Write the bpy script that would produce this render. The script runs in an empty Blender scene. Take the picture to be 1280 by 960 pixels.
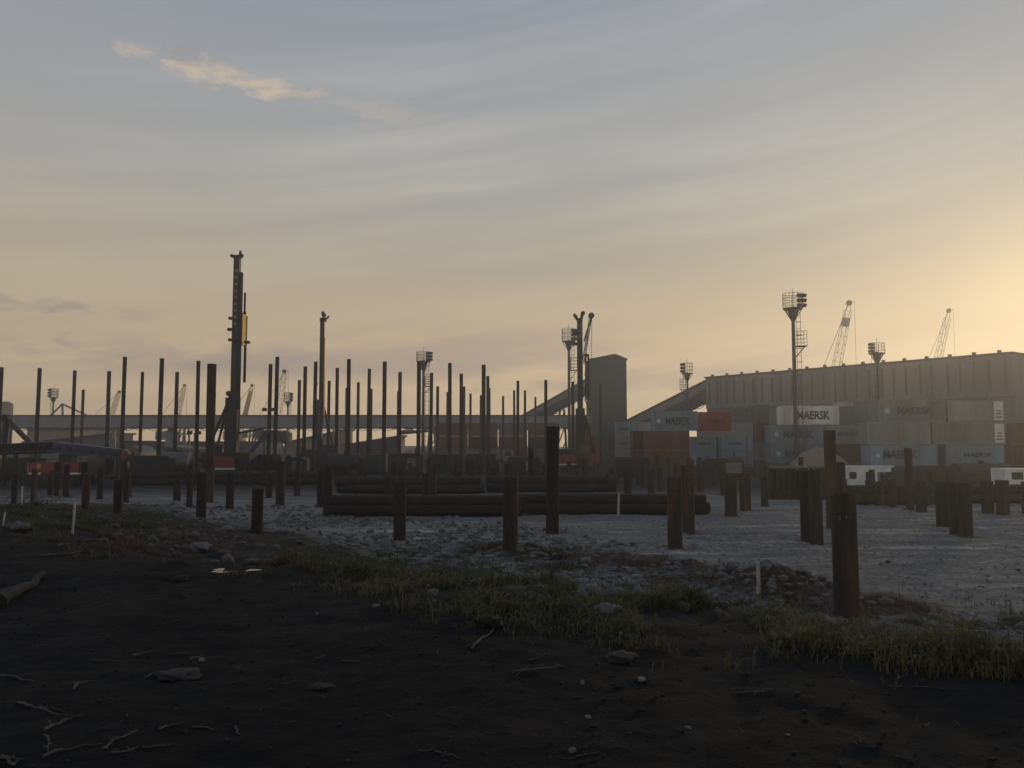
import bpy, math, random
from mathutils import Vector, Matrix, noise
R = math.radians
random.seed(7)
scene = bpy.context.scene
C = scene.collection

# ------------------------------------------------------------------ camera
FPX, PITCH, CAMZ = 1005.0, R(4.15), 3.6
cd = bpy.data.cameras.new('camera'); cam = bpy.data.objects.new('camera', cd); C.objects.link(cam)
cd.sensor_width = 36; cd.lens = 36 * FPX / 1280; cd.clip_start = 0.1; cd.clip_end = 6000
cam.location = (0, 0, CAMZ); cam.rotation_euler = (R(90) + PITCH, 0, 0)
scene.camera = cam

# ------------------------------------------------------------------ sun and sky
SUN_AZ, SUN_EL = R(34.5), R(9.5)           # to the right of the view, just outside the frame
SUN = Vector((math.sin(SUN_AZ) * math.cos(SUN_EL), math.cos(SUN_AZ) * math.cos(SUN_EL), math.sin(SUN_EL)))
sl = bpy.data.lights.new('sun', 'SUN'); so = bpy.data.objects.new('sun', sl); C.objects.link(so)
sl.energy = 0.65; sl.angle = R(4.0); sl.color = (1.0, 0.75, 0.43)
so.rotation_euler = (-SUN).to_track_quat('-Z', 'Y').to_euler()
vs = scene.view_settings
vs.view_transform = 'Standard'; vs.look = 'None'; vs.exposure = 0.0; vs.gamma = 1.0; vs.use_curve_mapping = False
scene.display_settings.display_device = 'sRGB'
scene.cycles.max_bounces = 5; scene.cycles.volume_bounces = 0; scene.cycles.diffuse_bounces = 3
scene.cycles.use_denoising = True

def lin(r, g, b):
    f = lambda c: (c / 255) / 12.92 if c <= 10 else (((c / 255) + .055) / 1.055) ** 2.4
    return (f(r), f(g), f(b), 1.0)

class NT:
    """small node-tree helper"""
    def __init__(s, tree): s.t = tree; tree.nodes.clear()
    def n(s, kind, **kw):
        nd = s.t.nodes.new('ShaderNode' + kind)
        for k, v in kw.items(): setattr(nd, k, v)
        return nd
    def put(s, sock, v):
        if hasattr(v, 'is_output') or isinstance(v, bpy.types.NodeSocket): s.t.links.new(v, sock)
        else: sock.default_value = v
    def m(s, op, a, b=0.0, c=None, clamp=False):
        nd = s.n('Math', operation=op, use_clamp=clamp); s.put(nd.inputs[0], a); s.put(nd.inputs[1], b)
        if c is not None: s.put(nd.inputs[2], c)
        return nd.outputs[0]
    def mix(s, f, a, b, blend='MIX'):
        nd = s.n('MixRGB', blend_type=blend); s.put(nd.inputs[0], f); s.put(nd.inputs[1], a); s.put(nd.inputs[2], b)
        return nd.outputs[0]
    def ramp(s, f, stops, interp='LINEAR'):
        nd = s.n('ValToRGB'); cr = nd.color_ramp; cr.interpolation = interp
        while len(cr.elements) < len(stops): cr.elements.new(0.5)
        for e, (p, c) in zip(cr.elements, stops):
            e.position = p; e.color = c if not isinstance(c, (int, float)) else (c, c, c, 1)
        s.put(nd.inputs[0], f); return nd.outputs[0]
    def noise(s, vec, scale, detail=4, rough=.55, dist=0.0):
        nd = s.n('TexNoise'); s.put(nd.inputs['Vector'], vec); nd.inputs['Scale'].default_value = scale
        nd.inputs['Detail'].default_value = detail; nd.inputs['Roughness'].default_value = rough
        nd.inputs['Distortion'].default_value = dist; return nd.outputs['Fac']
    def xyz(s, x, y, z=0.0):
        nd = s.n('CombineXYZ'); s.put(nd.inputs[0], x); s.put(nd.inputs[1], y); s.put(nd.inputs[2], z); return nd.outputs[0]

world = bpy.data.worlds.new('World'); scene.world = world; world.use_nodes = True
w = NT(world.node_tree)
out = w.n('OutputWorld')
sky = w.n('TexSky', sky_type='NISHITA', sun_disc=False, sun_elevation=SUN_EL, sun_rotation=SUN_AZ)
sky.dust_density = 1.0
bg1 = w.n('Background'); w.put(bg1.inputs[0], sky.outputs[0]); bg1.inputs[1].default_value = 0.005
tc = w.n('TexCoord'); sep = w.n('SeparateXYZ'); w.put(sep.inputs[0], tc.outputs['Generated'])
X, Y, Z = sep.outputs
az = w.m('ARCTAN2', X, Y); el = w.m('ARCSINE', Z)
eln = w.m('DIVIDE', el, R(60), clamp=True)
def E(d): return d / 60.0
veil = w.ramp(eln, [(0, (1.35, .98, .54, 1)), (E(3), (1.12, .80, .44, 1)), (E(7), lin(217, 190, 150)), (E(12), lin(181, 168, 148)),
                    (E(18), lin(165, 163, 159)), (E(26), lin(153, 157, 162)), (E(38), lin(116, 133, 154)), (1, lin(88, 110, 142))])
# the veil glows round the hidden sun
dt = w.n('VectorMath', operation='DOT_PRODUCT'); w.put(dt.inputs[0], tc.outputs['Generated']); dt.inputs[1].default_value = SUN
cosg = w.m('MAXIMUM', dt.outputs['Value'], 0.0)
g1 = w.m('POWER', cosg, 18.0)
def glow(base, g, c):
    rgb = w.n('RGB'); rgb.outputs[0].default_value = c
    return w.mix(1.0, base, w.mix(1.0, rgb.outputs[0], g, 'MULTIPLY'), 'ADD')
col = veil
g3 = w.m('POWER', cosg, 320.0)
col = glow(col, g1, (.02, .012, .0, 1)); col = glow(col, g3, (.16, .13, .05, 1))
# thin streaks of cirrus, drawn out from lower left to upper right
vt = w.m('SUBTRACT', el, w.m('MULTIPLY', az, 0.13))
wob = w.noise(w.xyz(w.m('MULTIPLY', az, 1.6), w.m('MULTIPLY', vt, 3.0), 3.1), 1.0, 3)
vt2 = w.m('ADD', vt, w.m('MULTIPLY', w.m('SUBTRACT', wob, .5), .07))
st = w.noise(w.xyz(w.m('MULTIPLY', az, 1.0), w.m('MULTIPLY', vt2, 21.0), 7.7), 1.0, 6, .58, .06)
st = w.ramp(st, [(.42, 0), (.56, .5), (.70, 1)])
pat = w.noise(w.xyz(w.m('MULTIPLY', az, 2.2), w.m('MULTIPLY', vt, 4.5), 1.3), 1.0, 2)
pat = w.ramp(pat, [(.36, 0), (.62, 1)])
stf = w.m('MULTIPLY', w.m('MULTIPLY', st, pat), .74)
warm = w.ramp(eln, [(0, lin(214, 184, 140)), (E(10), lin(205, 190, 155)), (E(20), lin(182, 178, 168)), (E(30), lin(165, 168, 170)), (1, lin(150, 155, 165))])
col = w.mix(stf, col, w.mix(.25, warm, col, 'SCREEN'))
# low mauve bank towards the horizon, thinning towards the sun
bk = w.noise(w.xyz(w.m('MULTIPLY', az, 2.4), w.m('MULTIPLY', vt, 20.0), 12.4), 1.0, 4, .55, .3)
bk = w.ramp(bk, [(.40, 0), (.58, 1)])
win = w.ramp(eln, [(0, 0), (E(3.6), 0.0), (E(5.0), 1), (E(7.2), .9), (E(9.2), .0), (1, 0)])
bkf = w.m('MULTIPLY', w.m('MULTIPLY', bk, win), .78)
bkf = w.m('MULTIPLY', bkf, w.m('SUBTRACT', 1.0, w.m('MULTIPLY', g1, .75)))
col = w.mix(bkf, col, lin(178, 158, 144))
lf = w.ramp(w.m('DIVIDE', w.m('ADD', az, R(45)), R(60), clamp=True), [(.1, .42), (.75, 0)])
lfe = w.ramp(eln, [(0, .25), (E(2.5), .55), (E(7), 1), (E(13), .55), (E(18), 0)])
col = w.mix(w.m('MULTIPLY', lf, lfe), col, lin(176, 158, 140))
# one small bright cloud high on the left
def puff(col, ca, ce, sa, se, tilt, seed, amt, c):
    da = w.m('SUBTRACT', az, ca); de = w.m('SUBTRACT', w.m('SUBTRACT', el, ce), w.m('MULTIPLY', da, tilt))
    n1 = w.noise(w.xyz(w.m('MULTIPLY', az, 22), w.m('MULTIPLY', el, 60), seed), 1.0, 6, .6, .4)
    q = w.m('ADD', w.m('POWER', w.m('ABSOLUTE', w.m('DIVIDE', da, sa)), 2.0), w.m('POWER', w.m('ABSOLUTE', w.m('DIVIDE', de, se)), 2.0))
    f = w.m('SUBTRACT', w.m('SUBTRACT', 1.0, q), w.m('MULTIPLY', w.m('SUBTRACT', n1, .42), 4.2))
    f = w.ramp(f, [(0.0, 0), (.9, 1)])
    return w.mix(w.m('MULTIPLY', f, amt), col, c)
col = puff(col, R(-20.0), R(23.7), R(7.8), R(1.15), -.11, 4.2, .62, lin(222, 196, 164))
col = puff(col, R(-21.8), R(24.6), R(3.4), R(.8), -.17, 9.2, .35, lin(150, 144, 142))
col = puff(col, R(-9.5), R(22.6), R(6.5), R(.9), -.06, 5.9, .30, lin(205, 190, 175))
col = puff(col, R(-34), R(8.6), R(11), R(.75), -.03, 15.1, .62, lin(152, 137, 135))
col = puff(col, R(-25), R(5.7), R(17), R(1.25), -.01, 18.6, .55, lin(164, 147, 142))
col = puff(col, R(9), R(4.2), R(16), R(.9), .02, 23.4, .45, lin(172, 150, 138))
bg2 = w.n('Background'); w.put(bg2.inputs[0], col); bg2.inputs[1].default_value = 1.0
add = w.n('AddShader'); w.put(add.inputs[0], bg1.outputs[0]); w.put(add.inputs[1], bg2.outputs[0])
w.put(out.inputs['Surface'], add.outputs[0])

# ------------------------------------------------------------------ helpers
CP, SP = math.cos(PITCH), math.sin(PITCH)
def ray(px, py):
    u = (px - 640) / FPX; v = (480 - py) / FPX
    return Vector((u, CP - v * SP, SP + v * CP))
def pt(px, py, D):
    d = ray(px, py); return Vector((0, 0, CAMZ)) + d * (D / d.y)
def sm(a, b, x):
    t = min(1, max(0, (x - a) / (b - a))); return t * t * (3 - 2 * t)
def fbm(x, y, z, o=3): return noise.fractal(Vector((x, y, z)), 1.0, 2.0, o)
def edge(x): return min(20, max(3.6, 8.1 - .62 * x)) + .9 * fbm(x * .35, 0, 5, 2)
def toe(x): return min(46, max(10, 22.0 - 1.35 * x)) + 1.5 * fbm(x * .2, 3, 9, 2)
def zone(x, y):
    e, t = edge(x), toe(x)
    return (y - e) / (t - e)
BERM = [(-.6, 27.0), (2.2, 24.6), (4.9, 22.4), (6.6, 19.2), (8.0, 17.6)]
def berm(x, y):
    if not (-5 < x < 12 and 12 < y < 33): return 0.0
    best = 9e9
    for (ax, ay), (bx, by) in zip(BERM[:-1], BERM[1:]):
        dx, dy = bx - ax, by - ay; k = min(1, max(0, ((x - ax) * dx + (y - ay) * dy) / (dx * dx + dy * dy)))
        best = min(best, (x - ax - k * dx) ** 2 + (y - ay - k * dy) ** 2)
    return math.exp(-best / (2 * 1.05 ** 2)) * (1 + .5 * fbm(x * .8, y * .8, 21, 3))
def hgt(x, y, detail=True):
    q = zone(x, y) if -70 < x < 70 and y < 75 else 2.0
    if x <= -70 or x >= 70: q = 2.0
    k = min(1, max(0, q)); z = 2.0 * (1 - k * k * (3 - 2 * k) * .2 - k * .8)
    z -= .6 * sm(40, 120, y) + 1.25 * sm(45, 88, y) * sm(27, 36, x)
    if detail and y < 90 and abs(x) < 60:
        soil = 1 - sm(-.05, .12, q); bank = sm(-.1, .15, q) * (1 - sm(.8, 1.15, q)); yard = sm(.8, 1.1, q)
        z += soil * (.06 * fbm(x * .6, y * .6, 1, 3) + .024 * fbm(x * 3.1, y * 3.1, 2, 3) + (.010 * fbm(x * 8, y * 8, 31, 2) if y < 12 else 0))
        z += bank * (.20 * fbm(x * .5, y * .5, 3, 3) + .10 * fbm(x * 2.1, y * 2.1, 4, 3))
        near = 1 - sm(34, 46, y)
        rub = near * sm(-.2, .35, fbm(x * .18, y * .22, 14, 2) + .25)
        z += yard * (.03 * fbm(x * .3, y * .3, 6, 2) + near * .035 * fbm(x * .5, y * 1.6, 17, 4) + rub * (.085 * fbm(x * 1.3, y * 1.3, 7, 3) + .05 * fbm(x * 4, y * 4, 8, 2)))
        if 8 < y < 44 and x > -6:
            rc = y - 25.5 - .30 * x - 1.4 * math.sin(x * .22); rd = y - 33.5 + .18 * x - 1.1 * math.sin(x * .3 + 2)
            for c_ in (rc, rd):
                if abs(c_) < 2.2: z -= yard * (.055 * (math.exp(-((c_ - .95) / .2) ** 2) + math.exp(-((c_ + .95) / .2) ** 2)) - .03 * (math.exp(-((c_ - 1.35) / .2) ** 2) + math.exp(-((c_ + .5) / .2) ** 2)))
        z += .42 * math.exp(-((x - 6.2) ** 2 / .9 + (y - 19.6) ** 2 / 1.4))    # heap of red earth
        bq = berm(x, y)
        if bq > .02: z += bq * (.22 + .12 * fbm(x * 2.3, y * 2.3, 22, 3))
    return z
def ground(px, py):
    d = ray(px, py); o = Vector((0, 0, CAMZ)); t = 1.5
    while t < 900:
        p = o + d * t
        if p.z < hgt(p.x, p.y): break
        t *= 1.03
    a, b = t / 1.03, t
    for _ in range(7):
        m = (a + b) / 2; p = o + d * m
        if p.z < hgt(p.x, p.y): b = m
        else: a = m
    return o + d * b

class MB:
    def __init__(s): s.v, s.f, s.s, s.a = [], [], [], []
    def add(s, vs, fs, smooth=False, a=0.0):
        b = len(s.v); s.v += [tuple(v) for v in vs]
        s.f += [tuple(i + b for i in f) for f in fs]; s.s += [smooth] * len(fs); s.a += [a] * len(fs)
        return s
    def box(s, c, d, rz=0.0, M=None):
        x, y, z = d[0] / 2, d[1] / 2, d[2] / 2
        vs = [Vector((i * x, j * y, k * z)) for k in (-1, 1) for j in (-1, 1) for i in (-1, 1)]
        m = M or Matrix.Rotation(rz, 3, 'Z')
        vs = [m @ v + Vector(c) for v in vs]
        return s.add(vs, [(0, 2, 3, 1), (4, 5, 7, 6), (0, 1, 5, 4), (2, 6, 7, 3), (0, 4, 6, 2), (1, 3, 7, 5)])
    def beam(s, p0, p1, wx, wz=None):
        p0, p1 = Vector(p0), Vector(p1); d = p1 - p0; L = d.length
        if L < 1e-6: return s
        q = d.to_track_quat('Z', 'Y').to_matrix()
        return s.box((p0 + p1) / 2, (wx, wz or wx, L), M=q)
    def cyl(s, p0, p1, r0, r1=None, n=10, caps=True):
        p0, p1 = Vector(p0), Vector(p1); r1 = r0 if r1 is None else r1
        q = (p1 - p0).to_track_quat('Z', 'Y').to_matrix()
        vs = []
        for p, r in ((p0, r0), (p1, r1)):
            for i in range(n):
                a = 2 * math.pi * i / n; vs.append(p + q @ Vector((r * math.cos(a), r * math.sin(a), 0)))
        s.add(vs, [(i, (i + 1) % n, n + (i + 1) % n, n + i) for i in range(n)], True)
        if caps: s.add(vs, [tuple(reversed(range(n))), tuple(range(n, 2 * n))])
        return s
    def pipe(s, p0, p1, r, t=.02, n=20, lo=True):
        """open pipe with a wall thickness"""
        p0, p1 = Vector(p0), Vector(p1); q = (p1 - p0).to_track_quat('Z', 'Y').to_matrix(); vs = []
        for p, rr in ((p0, r), (p1, r), (p1, r - t), (p0, r - t)):
            for i in range(n):
                a = 2 * math.pi * i / n; vs.append(p + q @ Vector((rr * math.cos(a), rr * math.sin(a), 0)))
        jag = [random.uniform(-.022, .012) * (r / .25) for _ in range(n)]
        for i in range(n):
            a_ = jag[i] * .6 + jag[i - 1] * .4
            for k in (n, 2 * n): vs[k + i] = vs[k + i] + q @ Vector((0, 0, a_))
        for k in range(4):
            k2 = (k + 1) % 4
            s.add(vs, [(k * n + i, k * n + (i + 1) % n, k2 * n + (i + 1) % n, k2 * n + i) for i in range(n)], k in (0, 2))
        return s
    def tube(s, pts, r, n=6, r1=None):
        pts = [Vector(p) for p in pts]; vs = []
        for k, p in enumerate(pts):
            d = (pts[min(k + 1, len(pts) - 1)] - pts[max(k - 1, 0)]).normalized(); q = d.to_track_quat('Z', 'Y').to_matrix()
            rr = r if r1 is None else r + (r1 - r) * k / (len(pts) - 1)
            for i in range(n):
                a = 2 * math.pi * i / n; vs.append(p + q @ Vector((rr * math.cos(a), rr * math.sin(a), 0)))
        m = len(pts)
        s.add(vs, [(k * n + i, k * n + (i + 1) % n, (k + 1) * n + (i + 1) % n, (k + 1) * n + i) for k in range(m - 1) for i in range(n)], True)
        return s.add(vs, [tuple(reversed(range(n))), tuple(range((m - 1) * n, m * n))])
    def prism(s, poly, d0, d1, M=None):
        """polygon in local XZ extruded along local Y from d0 to d1"""
        n = len(poly); vs = [Vector((x, d0, z)) for x, z in poly] + [Vector((x, d1, z)) for x, z in poly]
        if M: vs = [M @ v for v in vs]
        return s.add(vs, [tuple(range(n)), tuple(reversed(range(n, 2 * n)))] + [(i, n + i, n + (i + 1) % n, (i + 1) % n) for i in range(n)])
    def lump(s, c, r, seed, rough=.35, n=2, flat=False):
        import bmesh
        bm = bmesh.new(); bmesh.ops.create_icosphere(bm, subdivisions=n, radius=1.0)
        vs = []
        for v in bm.verts:
            k = 1 + rough * noise.noise(v.co * 1.7 + Vector((seed * 3.7, seed, -seed))) + rough * .5 * noise.noise(v.co * 4 + Vector((seed, 5, seed)))
            vs.append(Vector(c) + Vector((v.co.x * r[0] * k, v.co.y * r[1] * k, v.co.z * r[2] * k)))
        fs = [tuple(v.index for v in f.verts) for f in bm.faces]; bm.free()
        return s.add(vs, fs, not flat)
    def lattice(s, p0, p1, w0, w1, n, r, side=Vector((1, 0, 0)), diag=None):
        p0, p1 = Vector(p0), Vector(p1); d = (p1 - p0).normalized(); a = (side - d * side.dot(d)).normalized(); b = d.cross(a)
        diag = diag or r * .6
        def corner(t, i):
            wd = (w0 + (w1 - w0) * t) / 2; sx, sy = ((-1, -1), (1, -1), (1, 1), (-1, 1))[i]
            return p0 + (p1 - p0) * t + a * (sx * wd) + b * (sy * wd)
        for i in range(4): s.cyl(corner(0, i), corner(1, i), r, n=5)
        for k in range(n):
            t0, t1 = k / n, (k + 1) / n
            for i in range(4):
                j = (i + 1) % 4
                s.cyl(corner(t0, i if k % 2 else j), corner(t1, j if k % 2 else i), diag, n=4)
                s.cyl(corner(t1, i), corner(t1, j), diag, n=4)
        return s
    def build(s, name, mat, parent=None, loc=None):
        me = bpy.data.meshes.new(name); me.from_pydata(s.v, [], s.f)
        me.polygons.foreach_set('use_smooth', s.s); me.materials.append(mat)
        me.update()
        o = bpy.data.objects.new(name, me); C.objects.link(o)
        if parent: o.parent = parent
        if loc: o.location = loc
        return o
def tag(o, label=None, cat=None, group=None, kind=None):
    if label: o['label'] = label
    if cat: o['category'] = cat
    if group: o['group'] = group
    if kind: o['kind'] = kind
    return o
def empty(name, loc, label, cat, group=None, rz=0.0):
    o = bpy.data.objects.new(name, None); C.objects.link(o); o.location = loc; o.rotation_euler = (0, 0, rz)
    o.empty_display_size = .3
    return tag(o, label, cat, group)
def children(o): return [c for c in bpy.data.objects if c.parent == o]
def copy_tree(o, parent=None):
    c = o.copy(); C.objects.link(c); c.parent = parent
    for ch in children(o): copy_tree(ch, c)
    return c
ORD = ('first second third fourth fifth sixth seventh eighth ninth tenth eleventh twelfth thirteenth fourteenth fifteenth sixteenth '
       'seventeenth eighteenth nineteenth twentieth').split()
def ordinal(i):
    if i < 20: return ORD[i]
    t = ('twenty', 'thirty', 'forty', 'fifty', 'sixty', 'seventy')[(i + 1) // 10 - 2]; u = (i + 1) % 10
    return (t + '-' + ORD[u - 1]) if u else t[:-1] + 'ieth'

# ------------------------------------------------------------------ materials
def mat(name, c1, c2=None, scale=3.0, rough=.7, metal=0.0, bump=0.0, bscale=None, streak=False, c3=None, spec=.5, detail=5):
    m = bpy.data.materials.new(name); m.use_nodes = True; t = NT(m.node_tree)
    o = t.n('OutputMaterial'); b = t.n('BsdfPrincipled'); t.put(o.inputs[0], b.outputs[0])
    c2 = c2 or tuple(x * .72 for x in c1)
    tcn = t.n('TexCoord'); vec = tcn.outputs['Object']
    if streak:
        mp = t.n('Mapping'); t.put(mp.inputs[0], vec); mp.inputs['Scale'].default_value = (1, 1, .12); vec = mp.outputs[0]
    oi = t.n('ObjectInfo'); va = t.n('VectorMath', operation='ADD'); t.put(va.inputs[0], vec)
    rv = t.m('MULTIPLY', oi.outputs['Random'], 37.0); t.put(va.inputs[1], t.xyz(rv, rv, rv)); vec = va.outputs[0]
    f = t.noise(vec, scale, detail, .6, .3)
    stops = [(.36, (*c1, 1)), (.64, (*c2, 1))]
    if c3: stops = [(.32, (*c1, 1)), (.5, (*c2, 1)), (.66, (*c3, 1))]
    colr = t.ramp(f, stops)
    val = t.m('ADD', .82, t.m('MULTIPLY', oi.outputs['Random'], .36))
    colr = t.mix(1.0, colr, t.xyz(val, val, val), 'MULTIPLY')
    t.put(b.inputs['Base Color'], colr)
    r = t.m('ADD', rough - .12, t.m('MULTIPLY', f, .24), clamp=True); t.put(b.inputs['Roughness'], r)
    b.inputs['Metallic'].default_value = metal; b.inputs['Specular IOR Level'].default_value = spec
    if bump:
        bn = t.n('Bump'); bn.inputs['Strength'].default_value = bump; bn.inputs['Distance'].default_value = .05
        t.put(bn.inputs['Height'], t.noise(vec, bscale or scale * 4, 5, .6)); t.put(b.inputs['Normal'], bn.outputs[0])
    return m
M = {}
M['rust'] = mat('rusted_steel', (.050, .036, .029), (.020, .017, .016), 2.6, .8, .0, .35, 12, True, (.085, .050, .032), spec=.3)
M['rust_dark'] = mat('dark_mill_scale', (.013, .013, .0135), (.024, .019, .016), 1.6, .85, .0, .2, 12, True, (.034, .024, .019), spec=.2)
M['rust_red'] = mat('red_rust', (.050, .024, .019), (.028, .018, .016), 2.0, .85, .0, .2, 12, True, spec=.2)
M['dark'] = mat('dark_machine_steel', (.014, .0145, .016), (.022, .020, .020), 2.0, .55, .4)
M['black'] = mat('black_rubber', (.015, .015, .016), (.022, .021, .020), 3.0, .8)
M['red'] = mat('red_machine_paint', (.21, .014, .022), (.14, .013, .018), 1.2, .42)
M['blue'] = mat('blue_machine_paint', (.012, .028, .10), (.012, .024, .07), 1.2, .45)
M['white'] = mat('white_paint', (.72, .74, .76), (.55, .57, .58), 1.0, .5)
M['yellow'] = mat('yellow_machine_paint', (.42, .25, .05), (.25, .15, .05), 1.4, .5)
M['gold'] = mat('sunlit_gold_casing', (.72, .50, .20), (.58, .40, .16), 2.0, .3, .8)  # gold glint of the low sun put into the base colour
M['orange'] = mat('orange_paint', (.17, .05, .025), (.10, .04, .025), 1.5, .5)
M['galv'] = mat('galvanised_steel', (.17, .17, .17), (.11, .11, .11), 2.0, .5, .6)
M['tower'] = mat('tower_steel', (.06, .05, .042), (.04, .035, .03), 1.6, .6, .3)
M['crane'] = mat('crane_paint', (.19, .155, .11), (.12, .10, .075), .8, .5, .1)
M['crane_gold'] = mat('sunlit_crane_paint', (.55, .38, .12), (.45, .30, .10), .8, .4, .2)  # crane colour with the golden evening sunlight painted in
M['gallery'] = mat('gallery_sheeting', (.20, .21, .225), (.15, .16, .17), .25, .6, .1, 0, None, True)
M['cladding'] = mat('transfer_tower_cladding', (.048, .052, .057), (.036, .040, .045), .15, .7, 0, 0, None, True)
M['wall'] = mat('stained_concrete_wall', (.23, .21, .195), (.165, .155, .15), .12, .85, 0, 0, None, True, (.27, .235, .205))
M['roof'] = mat('warehouse_roof_edge', (.06, .05, .045), (.045, .04, .036), .3, .7)
M['tan'] = mat('tan_wall', (.36, .27, .19), (.28, .21, .15), .25, .85)
M['greyshed'] = mat('grey_shed_wall', (.16, .15, .145), (.11, .11, .11), .3, .8)
M['greenroof'] = mat('dark_green_roof', (.028, .040, .036), (.022, .030, .028), .4, .6)
M['glass'] = mat('dark_window_glass', (.02, .022, .026), (.025, .027, .03), 1.0, .12)
M['wood'] = mat('weathered_wood', (.066, .057, .049), (.033, .029, .025), 6.0, .85, 0, .4, 30)
M['wood_dark'] = mat('charred_log', (.011, .011, .0115), (.006, .006, .006), 5.0, .9, 0, .6, 24)
M['stone'] = mat('pale_stone', (.15, .15, .15), (.10, .10, .105), 6.0, .9, 0, .4, 20)
M['stone_grey'] = mat('grey_stone', (.11, .11, .115), (.07, .07, .072), 5.0, .9, 0, .4, 20)
M['clod'] = mat('earth_clod', (.0075, .0075, .0078), (.005, .005, .0053), 5.0, .95, 0, .5, 20)
M['stake'] = mat('pale_stake_wood', (.44, .42, .39), (.30, .28, .26), 5.0, .8)
M['plastic'] = mat('pale_pebble', (.10, .10, .098), (.07, .07, .07), 8.0, .5)
M['sand'] = mat('pink_sand', (.21, .15, .12), (.16, .12, .10), .6, .95, 0, .3, 4)
def cmat(n, c): return mat(n, c, tuple(x * .78 for x in c), .5, .6, .0, 0, None, True, (c[0] * .62 + .02, c[1] * .55 + .01, c[2] * .5), spec=.3)
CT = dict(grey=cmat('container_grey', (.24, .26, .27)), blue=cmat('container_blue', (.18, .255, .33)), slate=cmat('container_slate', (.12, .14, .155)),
          brown=cmat('container_brown', (.14, .060, .038)), red=cmat('container_red', (.24, .038, .030)), white=cmat('container_white', (.78, .80, .80)),
          maroon=cmat('container_maroon', (.075, .028, .024)), green=cmat('container_green', (.05, .075, .065)), pale=cmat('container_pale', (.34, .38, .42)))
M['ink'] = mat('dark_lettering', (.012, .020, .040), (.015, .022, .04), 1.0, .6)
M['emblem'] = mat('emblem_sky_blue', (.15, .23, .30), (.13, .20, .27), 1.0, .5)
M['star'] = mat('emblem_white', (.55, .58, .62), (.5, .52, .55), 1.0, .5)

# ------------------------------------------------------------------ ground: one sheet with soil, bank and yard
def lines(segs):
    r = []
    for a, b, d in segs:
        n = max(1, round((b - a) / d)); r += [a + (b - a) * i / n for i in range(n)]
    return r + [segs[-1][1]]
xs = lines([(-900, -200, 100), (-200, -60, 14), (-60, -24, 1.2), (-24, -9, .22), (-9, 9, .075), (9, 24, .2), (24, 60, 1.0), (60, 200, 14), (200, 900, 100)])
ys = [-30, -20, -12, -6, -3, 0, 1.5, 2.5]
yy = 3.0
while yy < 46: ys.append(yy); yy += max(.045, yy * .0085)
while yy < 950: ys.append(yy); yy *= 1.05
ys.append(960)
gv, ga, gq = [], [], []
for y in ys:
    for x in xs:
        gv.append((x, y, hgt(x, y)))
        q = zone(x, y) if abs(x) < 70 and y < 75 else 2.0
        ga.append(q); gq.append(min(1, max(0, berm(x, y) * 1.5 - .25)))
nx = len(xs)
gf = [(j * nx + i, j * nx + i + 1, (j + 1) * nx + i + 1, (j + 1) * nx + i) for j in range(len(ys) - 1) for i in range(nx - 1)]
me = bpy.data.meshes.new('ground'); me.from_pydata(gv, [], gf)
me.attributes.new('zone', 'FLOAT', 'POINT').data.foreach_set('value', ga)
me.attributes.new('berm', 'FLOAT', 'POINT').data.foreach_set('value', gq)
me.polygons.foreach_set('use_smooth', [True] * len(gf))
gm = bpy.data.materials.new('ground_soil_and_gravel'); gm.use_nodes = True; t = NT(gm.node_tree)
o = t.n('OutputMaterial'); b = t.n('BsdfPrincipled'); t.put(o.inputs[0], b.outputs[0])
at = t.n('Attribute', attribute_name='zone'); zq = at.outputs['Fac']
pos = t.n('NewGeometry').outputs['Position']
nz = t.noise(pos, .9, 5, .6, .4); nf = t.noise(pos, 7.0, 6, .65); nff = t.noise(pos, 34.0, 4, .7)
zq = t.m('ADD', zq, t.m('MULTIPLY', t.m('SUBTRACT', nz, .5), .5))
soil = t.ramp(nf, [(.3, (.0078, .0086, .0098, 1)), (.5, (.0110, .0117, .0125, 1)), (.72, (.0175, .0176, .0174, 1))])
speck = t.ramp(nff, [(.66, 0), (.74, 1)]); soil = t.mix(t.m('MULTIPLY', speck, .25), soil, (.045, .043, .04, 1))
damp = t.noise(pos, .55, 5, .62, .8); soil = t.mix(t.ramp(damp, [(.42, 0), (.58, .6)]), soil, (.0042, .0047, .0056, 1))
soil = t.mix(t.ramp(t.noise(pos, 1.4, 4, .6, .5), [(.56, 0), (.68, .5)]), soil, (.022, .0185, .0155, 1))
patch = t.noise(pos, .33, 3); bank = t.ramp(patch, [(.36, (.030, .034, .018, 1)), (.47, (.040, .038, .030, 1)), (.55, (.050, .034, .027, 1)), (.64, (.070, .040, .031, 1))])
bank = t.mix(t.m('MULTIPLY', nf, .7), bank, (.030, .028, .026, 1))
big = t.noise(pos, .12, 3, .5, .6)
mp = t.n('Mapping'); t.put(mp.inputs[0], pos); mp.inputs['Scale'].default_value = (.16, .95, 1)
tracks = t.noise(mp.outputs[0], 1.0, 4, .6, .3)
yard = t.ramp(tracks, [(.34, (.165, .158, .147, 1)), (.48, (.24, .23, .213, 1)), (.58, (.30, .285, .26, 1)), (.645, (.52, .49, .45, 1))])
vor = t.n('TexVoronoi'); t.put(vor.inputs['Vector'], pos); vor.inputs['Scale'].default_value = 5.5
yard = t.mix(t.m('MULTIPLY', t.ramp(vor.outputs['Distance'], [(.25, 0), (.6, 1)]), .5), yard, (.085, .084, .084, 1))
yard = t.mix(t.ramp(nf, [(.45, 0), (.75, .6)]), yard, (.105, .103, .10, 1))
yard = t.mix(t.ramp(t.noise(pos, .21, 4, .6, .5), [(.52, 0), (.66, .55)]), yard, (.15, .125, .105, 1))
sy_ = t.n('SeparateXYZ'); t.put(sy_.inputs[0], pos)
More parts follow.
